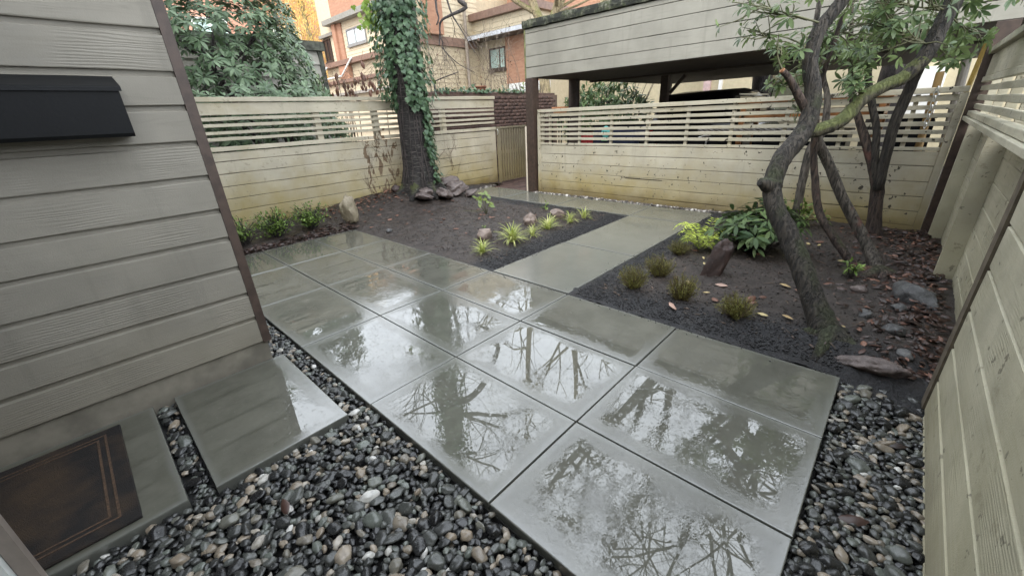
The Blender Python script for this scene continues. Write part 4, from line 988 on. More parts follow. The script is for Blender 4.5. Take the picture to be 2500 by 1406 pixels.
def heath(label, x, y, h, w, seed, n=150):
    r = random.Random(seed); z = ground(x, y); t = thing('heath_plant', label, 'shrub', (x, y, z), 'heath plants in the garden bed'); st = MB(); ms = []
    for k in range(n):
        th = r.uniform(0, 6.28); rr_ = r.random()**.6; tip = Vector((x+math.cos(th)*w*rr_, y+math.sin(th)*w*rr_, z+h*r.uniform(.45, 1.05)*(1-.35*rr_**2))); b = Vector((x+math.cos(th)*w*.25*rr_, y+math.sin(th)*w*.25*rr_, z-.01))
        m_ = b.lerp(tip, .5)+rdir(r)*.012; st.tube([(*b, .0022), (*m_, .0018), (*tip, .001)], 3, False)
        for q in range(17):
            tt = .22+.78*q/16; p = (b.lerp(m_, tt*2) if tt < .5 else m_.lerp(tip, tt*2-1)); d = (rdir(r)+(tip-m_).normalized()*1.1).normalized(); l = r.uniform(.012, .022)
            ms.append(frame(p, d, rdir(r), (l*1.8, l, l)))
    st.build('stem', plain('heath_stem', (.07, .045, .03), .7) if 'heath_stem' not in bpy.data.materials else bpy.data.materials['heath_stem'], t)
    o = obj('foliage', np_mesh('foliage', *bake(NEEDLE, ms)), HEATH, t); o['kind'] = 'stuff'
for a in (('wispy heath clump at the outer edge of the bed beside the walkway', 2.18, -.40, .19, .13, 1, 170), ('heath clump with tall back shoots behind the outermost one', 2.53, -.47, .20, .15, 2, 170), ('upright heath clump nearest the pinkish curled leaf', 2.19, -.80, .22, .12, 3, 170), ('lone low heath clump in front of the crooked tree', 2.12, -1.20, .16, .14, 4, 170), ('small dark heath clump below the yellow-green fern', 3.18, -.38, .15, .13, 5, 120)): heath(*a)

def leafy(name, label, cat, x, y, h, w, mat, shape, ln, n, seed, n_ind=40, group=None, stem=None, z=None, part='leaf'):
    r = random.Random(seed); z = ground(x, y) if z is None else z; t = thing(name, label, cat, (x, y, z), group); st = MB(); ms = []
    ns = max(6, n//12); tips = []
    for k in range(ns):
        th = r.uniform(0, 6.28); q = r.random()**.6; tip = Vector((x+math.cos(th)*w*q, y+math.sin(th)*w*q, z+h*r.uniform(.4, 1.0)*(1-.3*q*q))); st.tube([(x+math.cos(th)*w*.15*q, y+math.sin(th)*w*.15*q, z-.02, .005), (*(Vector((x, y, z+h*.2)).lerp(tip, .5)+rdir(r)*.02), .004), (*tip, .002)], 4, False); tips.append((tip, (tip-Vector((x, y, z))).normalized()))
    for k in range(n):
        tip, d = r.choice(tips); t_ = r.uniform(.35, 1.02); p = Vector((x, y, z)).lerp(tip, t_)+rdir(r)*w*.10; dd = (rdir(r)*.9+d*.7).normalized()
        ms.append(frame(p, dd, Vector((0, 0, 1))+d*.5+rdir(r)*.4, ln*r.uniform(.6, 1.2)))
    st.build('stem', stem or TWIGD, t, True); pieces(part, shape, ms, mat, t, n_ind); return t
leafy('box_shrub', 'low bushy green shrub half hidden by the house corner', 'shrub', .57, 4.20, .42, .26, BOXL, OVAL, .036, 700, 1, 40, 'low green shrubs by the back fence')
leafy('box_shrub', 'bright bushy green shrub in the middle of the fence row', 'shrub', .98, 4.22, .42, .28, BOXL, OVAL, .038, 900, 2, 60, 'low green shrubs by the back fence')
leafy('box_shrub', 'dark green shrub next to the pointed boulder', 'shrub', 1.45, 4.22, .42, .27, BOXL, OVAL, .038, 900, 3, 60, 'low green shrubs by the back fence')
# dwarf rhododendron
r4 = random.Random(4); t = thing('rhododendron', 'low rhododendron with drooping dark leaves behind the crooked trunk', 'shrub', (3.6, -.92, .05)); ms = []; st = MB()
for k in range(80):
    th = r4.uniform(0, 6.28); q = r4.random()**.55; p = Vector((3.68+(.46*q*math.cos(th)), -.90+.38*q*math.sin(th), .06+.54*r4.uniform(.3, 1)*(1-.45*q*q))); st.tube([(3.6, -.93, .0, .012), (*(Vector((3.6, -.93, .15)).lerp(p, .6)), .008), (*p, .004)], 5, False); ms += whorl(p, p-Vector((3.6, -.93, -.1)), r4.randint(6, 9), r4.uniform(.11, .15), r4, .5)
st.build('stem', TWIGD, t, True); pieces('leaf', LANCE, ms, RHODK, t, 160)
leafy('shrub', 'leafy green shrub at the foot of the carport fence behind the trunks', 'shrub', 5.02, -1.02, .33, .30, BOXL, LANCE, .085, 150, 6, 60)
leafy('shrub', 'small green sprig growing from the roots of the multi-stemmed tree', 'shrub', 3.33, -1.70, .20, .10, BOXL, LANCE, .055, 70, 7, 40)
leafy('weed', 'small dark weed at the walkway edge of the bed', 'plant', 4.22, 2.13, .11, .09, BOXL, LANCE, .05, 40, 8, 30)
leafy('weed', 'sprout with pale green blades next to the farthest pink stone', 'plant', 3.95, 1.78, .10, .07, SAPL, LANCE, .06, 18, 9, 18)
leafy('weed', 'tiny dark sprout near the split pink stone', 'plant', 2.75, 1.98, .06, .05, BOXL, LANCE, .04, 14, 10, 14)
# fern
t = thing('fern', 'yellow-green fern at the edge of the walkway bed', 'fern', (3.42, -.50, .05)); r5 = random.Random(15); fr = MB(); ms = []
for k in range(19):
    th = k*.72+r5.uniform(-.2, .2); ln = r5.uniform(.24, .38); d = Vector((math.cos(th), math.sin(th), 0)); base = Vector((3.42, -.50, .03)); pts = []
    ar = r5.uniform(1.0, 2.2)
    for i in range(8):
        q = i/7; pts.append(base+d*ln*q*(1-.12*q)+Vector((0, 0, ar*ln*(1.3*q-1.1*q*q)+.05*q)))
    fr.tube([(*p, .0028*(1-.6*i/7)) for i, p in enumerate(pts)], 4, False)
    for i in range(2, 16):
        q = i/16; f0 = q*7; a = int(f0); p = pts[a].lerp(pts[min(a+1, 7)], f0-a); tg_ = (pts[min(a+1, 7)]-pts[a]).normalized(); sd_ = tg_.cross(Vector((0, 0, 1))).normalized(); l = ln*.19*math.sin(math.pi*min(1, .18+q*.80))+.010
        for s in (-1, 1): ms.append(frame(p, sd_*s+tg_*.45+Vector((0, 0, -.15)), Vector((0, 0, 1))+rdir(r5)*.2, (l, l, l)))
fr.build('rib', STEMG, t); pieces('leaflet', slim(LANCE, .8), ms, FERNL, t, 150)
# sapling
t = thing('sapling', 'small sapling with drooping pale leaves in the bare soil', 'sapling', (3.43, 2.66, ground(3.43, 2.66))); z0 = ground(3.43, 2.66); st = MB(); ms = []
for dx, dy, h in ((.02, .02, .34), (-.10, .10, .26), (.06, -.05, .22), (-.05, .03, .30), (.02, -.06, .16)):
    st.tube([(3.43, 2.66, z0-.02, .007), (3.43+dx*.5, 2.66+dy*.5, z0+h*.55, .005), (3.43+dx, 2.66+dy, z0+h, .003)], 5)
    for k in range(4): ms.append(frame((3.43+dx*(.7+.1*k), 2.66+dy*(.7+.1*k), z0+h*(.72+.1*k)), rdir(r5)+Vector((0, 0, -.7)), Vector((-.5, -.6, .6))+rdir(r5)*.4, r5.uniform(.06, .105)))
st.tube([(3.40, 2.68, z0+.05, .006), (3.27, 2.76, z0+.06, .004), (3.12, 2.83, z0+.09, .003)], 4)
st.build('stem', STEMG, t, True); pieces('leaf', OVAL, ms, SAPL, t, 40)

# ================================================================= ROCKS
def rock(label, loc, sc, rot, mat, seed, k=.35, cuts=7, sub=3, name='rock', group=None, M=None):
    r = random.Random(seed); v, f = ICO[sub]; pl = [(rdir(r), r.uniform(.55, .85)) for _ in range(cuts)]; M = TRS(loc, rot, sc) if M is None else M; V = []
    for p in v:
        q = Vector(p)
        for n_, d in pl:
            e = q.dot(n_)-d
            if e > 0: q = q-n_*e*.92
        q = q*(1+k*.42*mnoise.noise(q*1.6+Vector((seed*2.7, 0, 0)))+k*.26*mnoise.noise(q*5+Vector((0, seed, 0)))+k*.06*mnoise.noise(q*13)); V.append(tuple(M @ q))
    o = obj(name, np_mesh(name, V, f), mat, None, None, False); return tag(o, label, 'rock', group)
rock('pointed mossy grey boulder standing by the low fence shrubs', (1.94, 4.02, .20), (.15, .12, .25), (.05, .12, .5), ROCK_GREY, 1, .5, 8)
rock('rough pink stone behind the flattened grass tuft', (2.55, 1.76, .06), (.14, .10, .09), (.1, .2, .3), ROCK_PINK, 2)
rock('split pinkish stone with a dark cleft beside the middle grass tuft', (3.40, 1.78, .06), (.13, .10, .10), (.2, .0, .9), ROCK_PINK, 3, .5)
rock('smooth-topped pink stone farthest along the tuft row', (3.90, 1.68, .06), (.13, .11, .085), (.0, .1, .2), ROCK_PINK, 4, .25)
rock('upright dark red slab of stone beside the yellow-green fern', (2.72, -.86, .17), None, None, ROCK_RED, 5, .45, 8, M=frame((2.80, -.84, .14), (.26, -.24, .93), (-.6, -.7, .2), (.115, .245, .065)))
rock('flat brown slab of rock at the end of the pebbles by the crooked tree', (1.955, -1.95, .055), (.07, .17, .055), (-.12, .15, .05), ROCK_SLATE, 6, .5, 9)
rock('dark rounded boulder lodged against the side fence', (3.0, -2.10, .12), (.24, .13, .12), (.1, .1, .3), ROCK_DARK, 7, .3)
for k, (lb, l, s, ro) in enumerate((('biggest layered slate heaped at the foot of the ivy trunk', (4.05, 4.12, .22), (.28, .21, .085), (.15, -.2, .3)), ('pale slate leaning on the front of the trunk heap', (3.66, 3.92, .19), (.22, .16, .09), (.3, .1, .9)), ('small flat slate left of the ivy trunk heap', (3.28, 4.0, .20), (.22, .14, .06), (.1, .2, .1)), ('mossy thin slate tucked under the ivy trunk roots', (3.42, 4.12, .24), (.16, .14, .07), (.2, -.1, .7)), ('topmost slate of the trunk heap nearest the fence', (4.10, 4.36, .33), (.24, .18, .07), (.1, -.15, .2)), ('outlying slate chip on the soil in front of the trunk heap', (4.20, 3.86, .13), (.17, .10, .05), (.1, -.2, -.4)))):
    rock(lb, l, s, ro, ROCK_SLATE, 20+k, .6, 9, 3, 'rock', 'slates piled at the ivy trunk')
rock('reddish brick-like stone wedged behind the left of the trunk', (3.16, 4.62, .26), (.12, .1, .11), (0, .1, .2), ROCK_RED, 31, .3)
rock('small dark cobble at the patio edge of the planting bed', (2.02, 3.10, .03), (.05, .04, .03), (0, 0, .4), ROCK_DARK, 32, .3, 5, 2)
for k, (lb, x, y, s) in enumerate((('grey fist-sized stone near the dark boulder', 2.72, -2.0, .06), ('pale stone chip by the roots of the multi-stemmed tree', 3.05, -1.78, .06), ('speckled grey stone in the litter below the side fence', 2.35, -2.0, .07), ('flat grey stone between the crooked trunk and the side fence', 2.5, -1.85, .05), ('small buff stone close to the slab of rock', 2.12, -2.06, .05))):
    rock(lb, (x, y, ground(x, y)+s*.25), (s, s*.8, s*.55), (.2, .1, k), ROCK_DARK if k != 1 else ROCK_SLATE, 40+k, .35, 6, 2)

# ================================================================= FALLEN LEAVES
fm = {}
def leaf_on(label, x, y, ln, mat, seed, group=None, shape=CURL):
    r = random.Random(seed); th = r.uniform(0, 6.28); z = max(ground(x, y), -.02)+.012; M = frame((x, y, z), (math.cos(th), math.sin(th), r.uniform(-.15, .15)), Vector((r.uniform(-.5, .5), r.uniform(-.5, .5), 1)), ln)
    key = (id(shape), mat.name)
    if key not in fm: fm[key] = np_mesh('fallen_leaf', *shape); fm[key].materials.append(mat)
    return tag(obj('fallen_leaf', fm[key], None, None, M), label, 'leaf', group)
leaf_on('large pinkish curled leaf on the compost in front of the heath', 1.99, -.84, .11, PINKL, 1)
leaf_on('long brown leaf lying across the soil before the lone heath', 2.36, -1.20, .12, DEADL, 2); leaf_on('pale straw leaf fragment near the lone heath', 2.20, -1.38, .07, PALEL, 3)
leaf_on('silvery leaf face down between the red stone and the crooked trunk', 2.55, -1.02, .10, PINKL, 4); leaf_on('dark brown leaf by the tall heath on the soil', 2.32, -.98, .09, DEADL, 5)
leaf_on('dark red leaf lying on the pebbles by the side fence', 1.37, -2.03, .085, DEADR, 6); leaf_on('crumpled red-brown leaf among the pebbles at the patio corner', .86, -2.02, .10, DEADR, 7); leaf_on('dark crumpled leaf in the middle of the wide pebble area', -.55, -.36, .08, DEADR, 8)
for k in range(34):
    x, y = R_.uniform(1.95, 4.2), R_.uniform(1.7, 4.3)
    leaf_on('small brown dead leaf strewn on the bare soil before the ivy trunk', x, y, R_.uniform(.05, .10), DEADL, 100+k, 'brown leaves on the soil by the ivy trunk')
for k in range(40):
    x, y = R_.uniform(2.1, 4.6), R_.uniform(-1.9, -.4)
    leaf_on('dead leaf strewn on the soil among the heath and tree stems', x, y, R_.uniform(.05, .10), DEADL if k % 3 else PALEL, 200+k, 'leaves on the soil round the courtyard trees')
def litter(name, n, reg, mat, s0, s1, seed):
    r = random.Random(seed); ms = []
    for k in range(n):
        x, y = reg(r); z = ground(x, y)+r.uniform(.004, .03); th = r.uniform(0, 6.28); ms.append(frame((x, y, z), (math.cos(th), math.sin(th), r.uniform(-.4, .4)), rdir(r)*.7+Vector((0, 0, 1)), r.uniform(s0, s1)))
    o = obj(name, np_mesh(name, *bake(CURL, ms)), mat); o['kind'] = 'stuff'
def lr(r):
    t_ = r.random(); return 1.95+3.4*t_, -2.22+abs(r.gauss(0, .16+.22*t_))
litter('leaf_litter', 900, lr, DEADR, .03, .075, 1)
litter('leaf_litter', 160, lr, DEADL, .03, .07, 4)
litter('leaf_litter', 420, lambda r: (r.uniform(.1, 1.9), 3.74+abs(r.gauss(0, .14))), DEADR, .04, .09, 2)
litter('leaf_litter', 260, lambda r: (r.uniform(1.8, 4.6), 4.8-abs(r.gauss(0, .3))), DEADL, .04, .09, 3)

# ================================================================= NEIGHBOURING BUILDINGS
def lapwall(name, parent, ax, a0, a1_, plane, out, z0, z1, pitch, mat, t=.02):
    V = []; F = []; n = max(1, int(round((z1-z0)/pitch))); h = (z1-z0)/n; pr = []
    for k in range(n): pr += [(t, z0+k*h), (t*.2, z0+(k+1)*h-.001)]
    pr = [(0, z0)]+pr+[(0, z1)]
    for a in (a0, a1_):
        for d, z in pr: V.append((a, plane+out*d, z) if ax == 'x' else (plane+out*d, a, z))
    m = len(pr)
    for k in range(m-1):
        q = (k, k+1, m+k+1, m+k); F.append(tuple(reversed(q)) if (ax == 'x') == (out < 0) else q)
    me = bpy.data.meshes.new(name); me.from_pydata(V, [], F); me.update(); return obj(name, me, mat, parent)
def window(parent, ax, a0, a1_, plane, out, z0, z1, frame_mat=None, split=.55, glass=None):
    fm_ = frame_mat or BROWN; f = MB(); g = MB(); t = .06
    def bx(m, p, q, zz0, zz1, d0, d1):
        lo, hi = sorted((plane+out*d0, plane+out*d1))
        if ax == 'x': m.box(p, q, lo, hi, zz0, zz1)
        else: m.box(lo, hi, p, q, zz0, zz1)
    bx(f, a0, a0+t, z0, z1, .0, .06); bx(f, a1_-t, a1_, z0, z1, .0, .06); bx(f, a0+t, a1_-t, z0, z0+t, .0, .06); bx(f, a0+t, a1_-t, z1-t, z1, .0, .06)
    m_ = a0+(a1_-a0)*split; bx(f, m_-.025, m_+.025, z0+t, z1-t, .0, .05)
    fo = f.build('window', fm_, parent)
    for p, q in ((a0+t, m_-.025), (m_+.025, a1_-t)):
        g = MB(); bx(g, p, q, z0+t, z1-t, .005, .02); g.build('pane', glass or GLASS, fo)
    s = MB(); bx(s, a0-.04, a1_+.04, z0-.09, z0-.002, .0, .1); s.build('sill', fm_, fo)

sh = thing('shed', 'grey board gable wall with a dark roof edge behind the rhododendron', 'building', (2.5, 9, 0))
lapwall('siding', sh, 'x', -.5, 4.02, 8.55, -1, -.1, 2.92, .27, GREYSID, .035)
MB().box(4.02, 4.12, 8.50, 8.60, -.1, 2.92).build('corner_trim', DARKROOF, sh); MB().box(-.6, 4.17, 8.46, 8.62, 2.92, 3.10).build('roof_edge', DARKROOF, sh)
MB().box(-.5, 4.10, 8.57, 11.0, -.1, 2.95).build('wall', GREYSID, sh)

tl = thing('townhouse', 'cream townhouse with orange brick piers and brown beams seen left of the ivy trunk', 'building', (13, 20, 0))
MB().box(11.53, 16, 13.3, 24.0, -.2, 8.0).build('wall', CREAM, tl)
lapwall('siding', tl, 'y', 17.0, 21.40, 11.5, -1, 4.50, 6.25, .17, CREAM); lapwall('siding', tl, 'y', 22.25, 22.9, 11.5, -1, 4.50, 5.9, .17, CREAM)
lapwall('siding', tl, 'y', 17.0, 21.05, 11.5, -1, 3.58, 4.24, .17, TAN); lapwall('siding', tl, 'y', 22.2, 24, 11.5, -1, 3.58, 4.24, .17, TAN); lapwall('siding', tl, 'y', 13.5, 24, 11.4, -1, 1.0, 3.40, .17, CREAM)
MB().box(11.30, 11.52, 21.85, 22.22, 4.50, 6.18).build('brick_pier', FBRICK, tl); MB().box(11.42, 11.52, 21.42, 21.848, 4.50, 6.18).build('brick_pier', FBRICK, tl)
MB().box(11.28, 11.52, 21.1, 22.15, 3.4, 4.24).build('brick_pier', FBRICK, tl)
MB().box(11.1, 11.9, 17, 22.8, 6.19, 6.42).build('eave', plain('grey_gutter', (.25, .25, .22), .5), tl); MB().box(11.3, 11.9, 22.3, 23.9, 5.75, 5.9).build('eave', plain('grey_eave', (.25, .24, .21), .5), tl)
MB().box(11.35, 12, 17, 22.1, 6.43, 8.2).build('upper_wall', FBRICK, tl)
MB().box(11.2, 11.499, 17, 24.2, 4.26, 4.49).build('beam', BROWN2, tl); MB().box(11.15, 11.45, 13.5, 24.5, 3.41, 3.57).build('beam', BROWN2, tl)
MB().box(11.1, 11.38, 13.5, 24.5, 2.80, 2.93).build('eave', plain('grey_eave2', (.30, .28, .25), .5), tl)
window(tl, 'y', 19.05, 20.95, 11.48, -1, 5.08, 5.80, plain('grey_window_frame', (.25, .25, .24), .5), .55, plain('pale_glass', (.62, .68, .70), .1)); window(tl, 'y', 22.95, 23.8, 11.5, -1, 4.6, 5.7, BROWN, .5, GLASSD)
dp = MB(); dp.tube([(11.15, 20.35, 4.46, .045), (11.15, 21.70, 3.74, .045)], 8).tube([(11.15, 21.70, 3.74, .045), (11.15, 24.3, 3.72, .045)], 8)
dp.build('downpipe', WHITE, tl); MB().tube([(11.15, 23.3, 4.3, .045), (11.15, 24.1, 3.85, .045)], 8).build('downpipe', WHITE, tl)

tr_ = thing('townhouse', 'tan and cream townhouse with an orange brick corner and a pale green window', 'building', (14, 11.5, 0))
MB().box(13.22, 18, 9.0, 13.2, -.2, 4.35).build('wall', TAN, tr_); MB().box(9.3, 13.2, 12.93, 13.25, -.2, 6.6).build('wall', CREAM, tr_)
lapwall('siding', tr_, 'x', 9.3, 13.2, 12.9, -1, 1.6, 4.06, .165, TAN); lapwall('siding', tr_, 'x', 11.12, 13.2, 12.9, -1, 4.40, 6.55, .165, CREAM); MB().box(9.3, 13.0, 12.80, 12.91, 4.07, 4.38).build('beam', BROWN2, tr_)
MB().box(10.4, 11.1, 12.6, 12.90, 4.40, 6.7).build('brick_pier', FBRICK, tr_)
MB().tube([(12.33, 12.72, 1.5, .07), (12.33, 12.72, 6.6, .07)], 10).build('downpipe', plain('taupe_pipe', (.30, .25, .2), .5), tr_)
lapwall('siding', tr_, 'y', 11.26, 12.9, 13.2, -1, 1.8, 4.3, .165, TAN); MB().box(13.12, 13.22, 9.0, 11.25, 2.60, 4.3).build('brick_wall', FBRICK, tr_); MB().box(13.10, 13.21, 9.0, 11.1, 2.26, 2.598).build('white_band', WHITE, tr_)
window(tr_, 'y', 11.27, 12.22, 13.17, -1, 3.20, 4.0, BROWN, .36)
MB().box(12.45, 13.6, 9.72, 12.89, 4.31, 4.36).build('soffit', SOFFIT, tr_); MB().box(12.36, 12.448, 9.72, 12.89, 4.30, 4.44).build('gutter', plain('pale_gutter', (.55, .57, .60), .45), tr_)
MB().box(12.45, 13.0, 9.74, 12.89, 4.37, 4.47).build('flat_roof', DARKROOF, tr_)
lapwall('siding', tr_, 'y', 9.70, 12.89, 12.9, -1, 4.48, 5.02, .17, CREAM); lapwall('siding', tr_, 'x', 12.9, 18, 9.70, -1, 4.0, 5.02, .17, CREAM); MB().box(12.92, 18, 9.72, 12.89, 4.37, 5.02).build('wall', CREAM, tr_)
MB().box(12.68, 18, 9.5, 12.89, 5.03, 5.28).build('cornice', BROWN2, tr_)
MB().box(15, 18, 9.9, 12.8, 5.29, 7.0).build('upper_wall', FBRICK, tr_)

tb_ = thing('townhouse', 'distant cream townhouse wall showing above the carport roof edge', 'building', (24, 9, 0))
MB().box(18.6, 34, 9.22, 16, -.2, 8.5).build('wall', CREAM, tb_); lapwall('siding', tb_, 'x', 18.6, 34, 9.2, -1, 3.5, 8.5, .18, CREAM); MB().box(18.48, 18.6, 9.1, 9.3, 0, 8.5).build('corner_trim', BROWN2, tb_)
MB().tube([(18.9, 9.1, 0, .06), (18.9, 9.1, 8.4, .06)], 8).build('downpipe', plain('taupe_pipe2', (.42, .33, .27), .5), tb_)

fb = thing('brick_building', 'far pinkish brick block with white windows behind the rhododendron', 'building', (6, 30, 0))
MB().box(-14, 15, 28, 34, -.2, 12.2).build('wall', plain('pink_brick_far', (.52, .27, .19), .85, var=.12), fb)
for x in (-9, -5.2, -1.4, 2.6, 6.4, 10.4):
    for z in (2.2, 5.4, 8.6):
        f = MB().box(x, x+1.7, 27.9, 27.99, z, z+1.6).build('window', WHITE, fb); MB().box(x+.12, x+.80, 27.87, 27.895, z+.1, z+1.5).build('pane', GLASS, f); MB().box(x+.9, x+1.58, 27.87, 27.895, z+.1, z+1.5).build('pane', GLASS, f)

gt = thing('golden_tree', 'tall golden-leaved tree glowing between the shed and the townhouse', 'tree', (10, 28, 0)); r6 = random.Random(61)
cg = Vector((11.9, 26.2, 7.0)); MB().tube([(cg.x, cg.y, -.1, .25), (cg.x+.1, cg.y, 5, .18), (cg.x-.2, cg.y+.2, 9, .08)], 8).build('trunk', STEMT, gt, True)
st = MB()
for k in range(26):
    z = r6.uniform(3, 9); th = r6.uniform(0, 6.28); twigs(st, (cg.x, cg.y, z), (math.cos(th), math.sin(th), .6), .02, 1.6, 2, r6, -.2, .3)
st.build('branch', STEMT, gt, True); ms = []
for k in range(16000):
    p = Vector((r6.gauss(0, .5), r6.gauss(0, .5), r6.uniform(-1, 1)))
    if p.x**2+p.y**2 > 1: continue
    p = Vector((cg.x+p.x*2.1, cg.y+p.y*2.1, cg.z+p.z*4.6)); p += Vector((.35*math.sin(p.z*3+p.x*2), .3*math.cos(p.z*2.3), 0)); ms.append(frame(p, Vector((r6.gauss(0, .3), r6.gauss(0, .3), -1)), rdir(r6), (.22, .15, .15)))
o = obj('crown', np_mesh('crown', *bake(NEEDLE, [m @ Matrix.Diagonal((1.8, 1, 1, 1)) for m in ms])), GOLD, gt); o['kind'] = 'stuff'

# shrub with hanging dead leaves, behind the fence
t = thing('shrub', 'thin shrub with curled red-brown dead leaves hanging above the fence', 'shrub', (3.8, 6.5, 0)); st = MB(); ms = []; r7 = random.Random(71)
for k in range(9):
    u = r7.random(); b = Vector((3.3+u*1.0, 6.9-u*.9, -.1)); tip = b+Vector((r7.uniform(-.2, .2), r7.uniform(-.2, .2), r7.uniform(2.1, 2.5))); st.tube(smooth_line([(*b, .012), (*(b.lerp(tip, .6)+rdir(r7)*.06), .009), (*tip, .004)], 3), 5, False)
for k in range(64):
    u = r7.random(); p = Vector((3.38+u*.85, 6.95-u*.9, 2.02+.22*u+r7.gauss(0, .12))); st.tube([(*p, .003), (*(p+Vector((r7.uniform(-.25, .25), r7.uniform(-.25, .25), .15))), .004)], 3, False)
    ms.append(frame(p, Vector((r7.uniform(-.3, .3), r7.uniform(-.3, .3), -1)), Vector((-.5, -.8, 0))+rdir(r7)*.7, r7.uniform(.08, .17)))
st.build('stem', TWIG, t, True); pieces('dead_leaf', CURL, ms, DEADL, t, 64)
# vines and bare shrub before the tan townhouse
t = thing('bare_shrub', 'tangle of pale bare twigs in front of the tan townhouse', 'shrub', (6.4, 6.6, 0)); st = MB(); r8 = random.Random(81); fl = []
for k in range(52):
    u = r8.random(); b = Vector((5.5+2.5*u, 7.3-1.3*u, -.1)); top = b+Vector((r8.uniform(-.3, .3), r8.uniform(-.3, .3), r8.uniform(1.5, 3.6))); st.tube(smooth_line([(*b, .009), (*(b.lerp(top, .35)+rdir(r8)*.3), .008), (*(b.lerp(top, .7)+rdir(r8)*.35), .007), (*top, .005)], 4), 4, False)
    for q_ in range(2): twigs(st, b.lerp(top, r8.uniform(.65, 1)), (r8.uniform(-1, 1), r8.uniform(-1, 1), r8.uniform(-.2, .9)), .0055, r8.uniform(.5, .9), 3, r8, -.2, .6, .8, 4, fl, 1.0)
o = st.build('twigs', TWIG, t, True); o['kind'] = 'stuff'
pieces('leaf', CURL, [frame(p, d+Vector((0, 0, -.8)), rdir(r8), .06) for p, d in fl[::23]], DEADL, t, 40)
t = thing('creeper', 'ivy creeping along the top of the dark brick wall beside a pot', 'plant', (6.0, 5.55, 1.9)); ms = []
for k in range(160):
    p = Vector((r8.uniform(4.9, 7.6), 5.52+r8.gauss(0, .06), 1.90+abs(r8.gauss(0, .04)))); ms.append(frame(p, rdir(r8)+Vector((0, 0, -.3)), Vector((0, -.6, .7))+rdir(r8)*.4, r8.uniform(.05, .09)))
MB().tube([(4.8, 5.5, 1.9, .006), (6, 5.53, 1.905, .006), (7.6, 5.5, 1.9, .006)], 4).build('stem', TWIGD, t); pieces('leaf', IVYLEAF, ms, IVYL, t, 60)
def pot(name, label, x, y, z, r_, h, mat):
    t = thing(name, label, 'pot', (x, y, z)); L = [(r_*.68, 0), (r_*.9, h*.75), (r_*.9, h*.76), (r_, h*.77), (r_, h), (r_*.9, h), (r_*.82, h*.7)]; V = []; F = []; n = 16
    for q, zz in L:
        for k in range(n): V.append((x+q*math.cos(6.283*k/n), y+q*math.sin(6.283*k/n), z+zz))
    for i in range(len(L)-1):
        for k in range(n): F.append((i*n+k, i*n+(k+1) % n, i*n+n+(k+1) % n, i*n+n+k))
    F.append(tuple(reversed(range(n))))
    me = bpy.data.meshes.new('shell'); me.from_pydata(V, [], F); me.update(); obj('shell', me, mat, t, None, True)
    V2 = [(x+r_*.8*math.cos(6.283*k/n), y+r_*.8*math.sin(6.283*k/n), z+h*.86) for k in range(n)]; me = bpy.data.meshes.new('soil'); me.from_pydata(V2, [], [tuple(range(n))]); me.update(); obj('soil', me, EARTH, t); return t
pot('flower_pot', 'low terracotta pot sitting on top of the dark brick wall', 6.22, 5.58, 1.893, .15, .13, plain('dull_terracotta', (.20, .085, .05), .8))
ps = thing('plant_stand', 'slim dark plant stand behind the end of the carport fence', 'stand', (6.05, 3.22, -.1)); MB().box(5.92, 6.18, 3.09, 3.35, 1.30, 1.34).build('top', BLACKM, ps)
for a, b in ((5.93, 3.10), (6.15, 3.10), (5.93, 3.32), (6.15, 3.32)): MB().box(a, a+.02, b, b+.02, -.12, 1.30).build('leg', BLACKM, ps)
pot('flower_pot', 'orange terracotta bowl showing over the carport fence by the brown post', 6.05, 3.22, 1.34, .16, .16, TERRA)
leafy('shrub', 'pale-leaved plant behind the first slats of the carport fence', 'shrub', 5.98, 2.92, 1.15, .22, SAPL, OVAL, .09, 130, 31, 40, z=-.1)
def bigshrub(label, cx, cy, rx, ry, h, mat, shape, ln, n, seed, n_ind=60):
    r = random.Random(seed); t = thing('shrub', label, 'shrub', (cx, cy, 0)); ms = []; st = MB()
    for k in range(14):
        th = r.uniform(0, 6.28); q = r.random()**.5; st.tube(smooth_line([(cx+.3*rx*math.cos(th)*q, cy+.3*ry*math.sin(th)*q, -.1, .025), (cx+.7*rx*math.cos(th)*q, cy+.7*ry*math.sin(th)*q, h*.5, .016), (cx+rx*math.cos(th)*q, cy+ry*math.sin(th)*q, h*.95, .006)], 3), 5, False)
    while len(ms) < n:
        p = Vector((r.uniform(-1, 1), r.uniform(-1, 1), r.uniform(-1, 1)))
        if .35 < p.length < 1: ms.append(frame((cx+p.x*rx, cy+p.y*ry, h*.55+p.z*h*.48), rdir(r)+Vector((p.x, p.y, -.2)), Vector((0, 0, 1))+p*.6+rdir(r)*.5, ln*r.uniform(.6, 1.2)))
    st.build('stem', TWIGD, t, True); pieces('leaf', shape, ms, mat, t, n_ind)
bigshrub('light green leafy bush behind the brick wall under the carport end', 8.6, 6.15, .55, .35, 2.25, SAPL, OVAL, .12, 420, 91)
bigshrub('dense dark green bush growing beyond the carport posts', 10.4, 4.9, .85, 1.45, 2.15, RHODK, LANCE, .20, 3600, 92)

bigshrub('dark hedge added behind the side fence to darken its slat gaps', 3.0, -3.1, 2.6, .45, 1.75, RHODK, OVAL, .12, 2600, 93)  # added to block the bright background seen between the slats
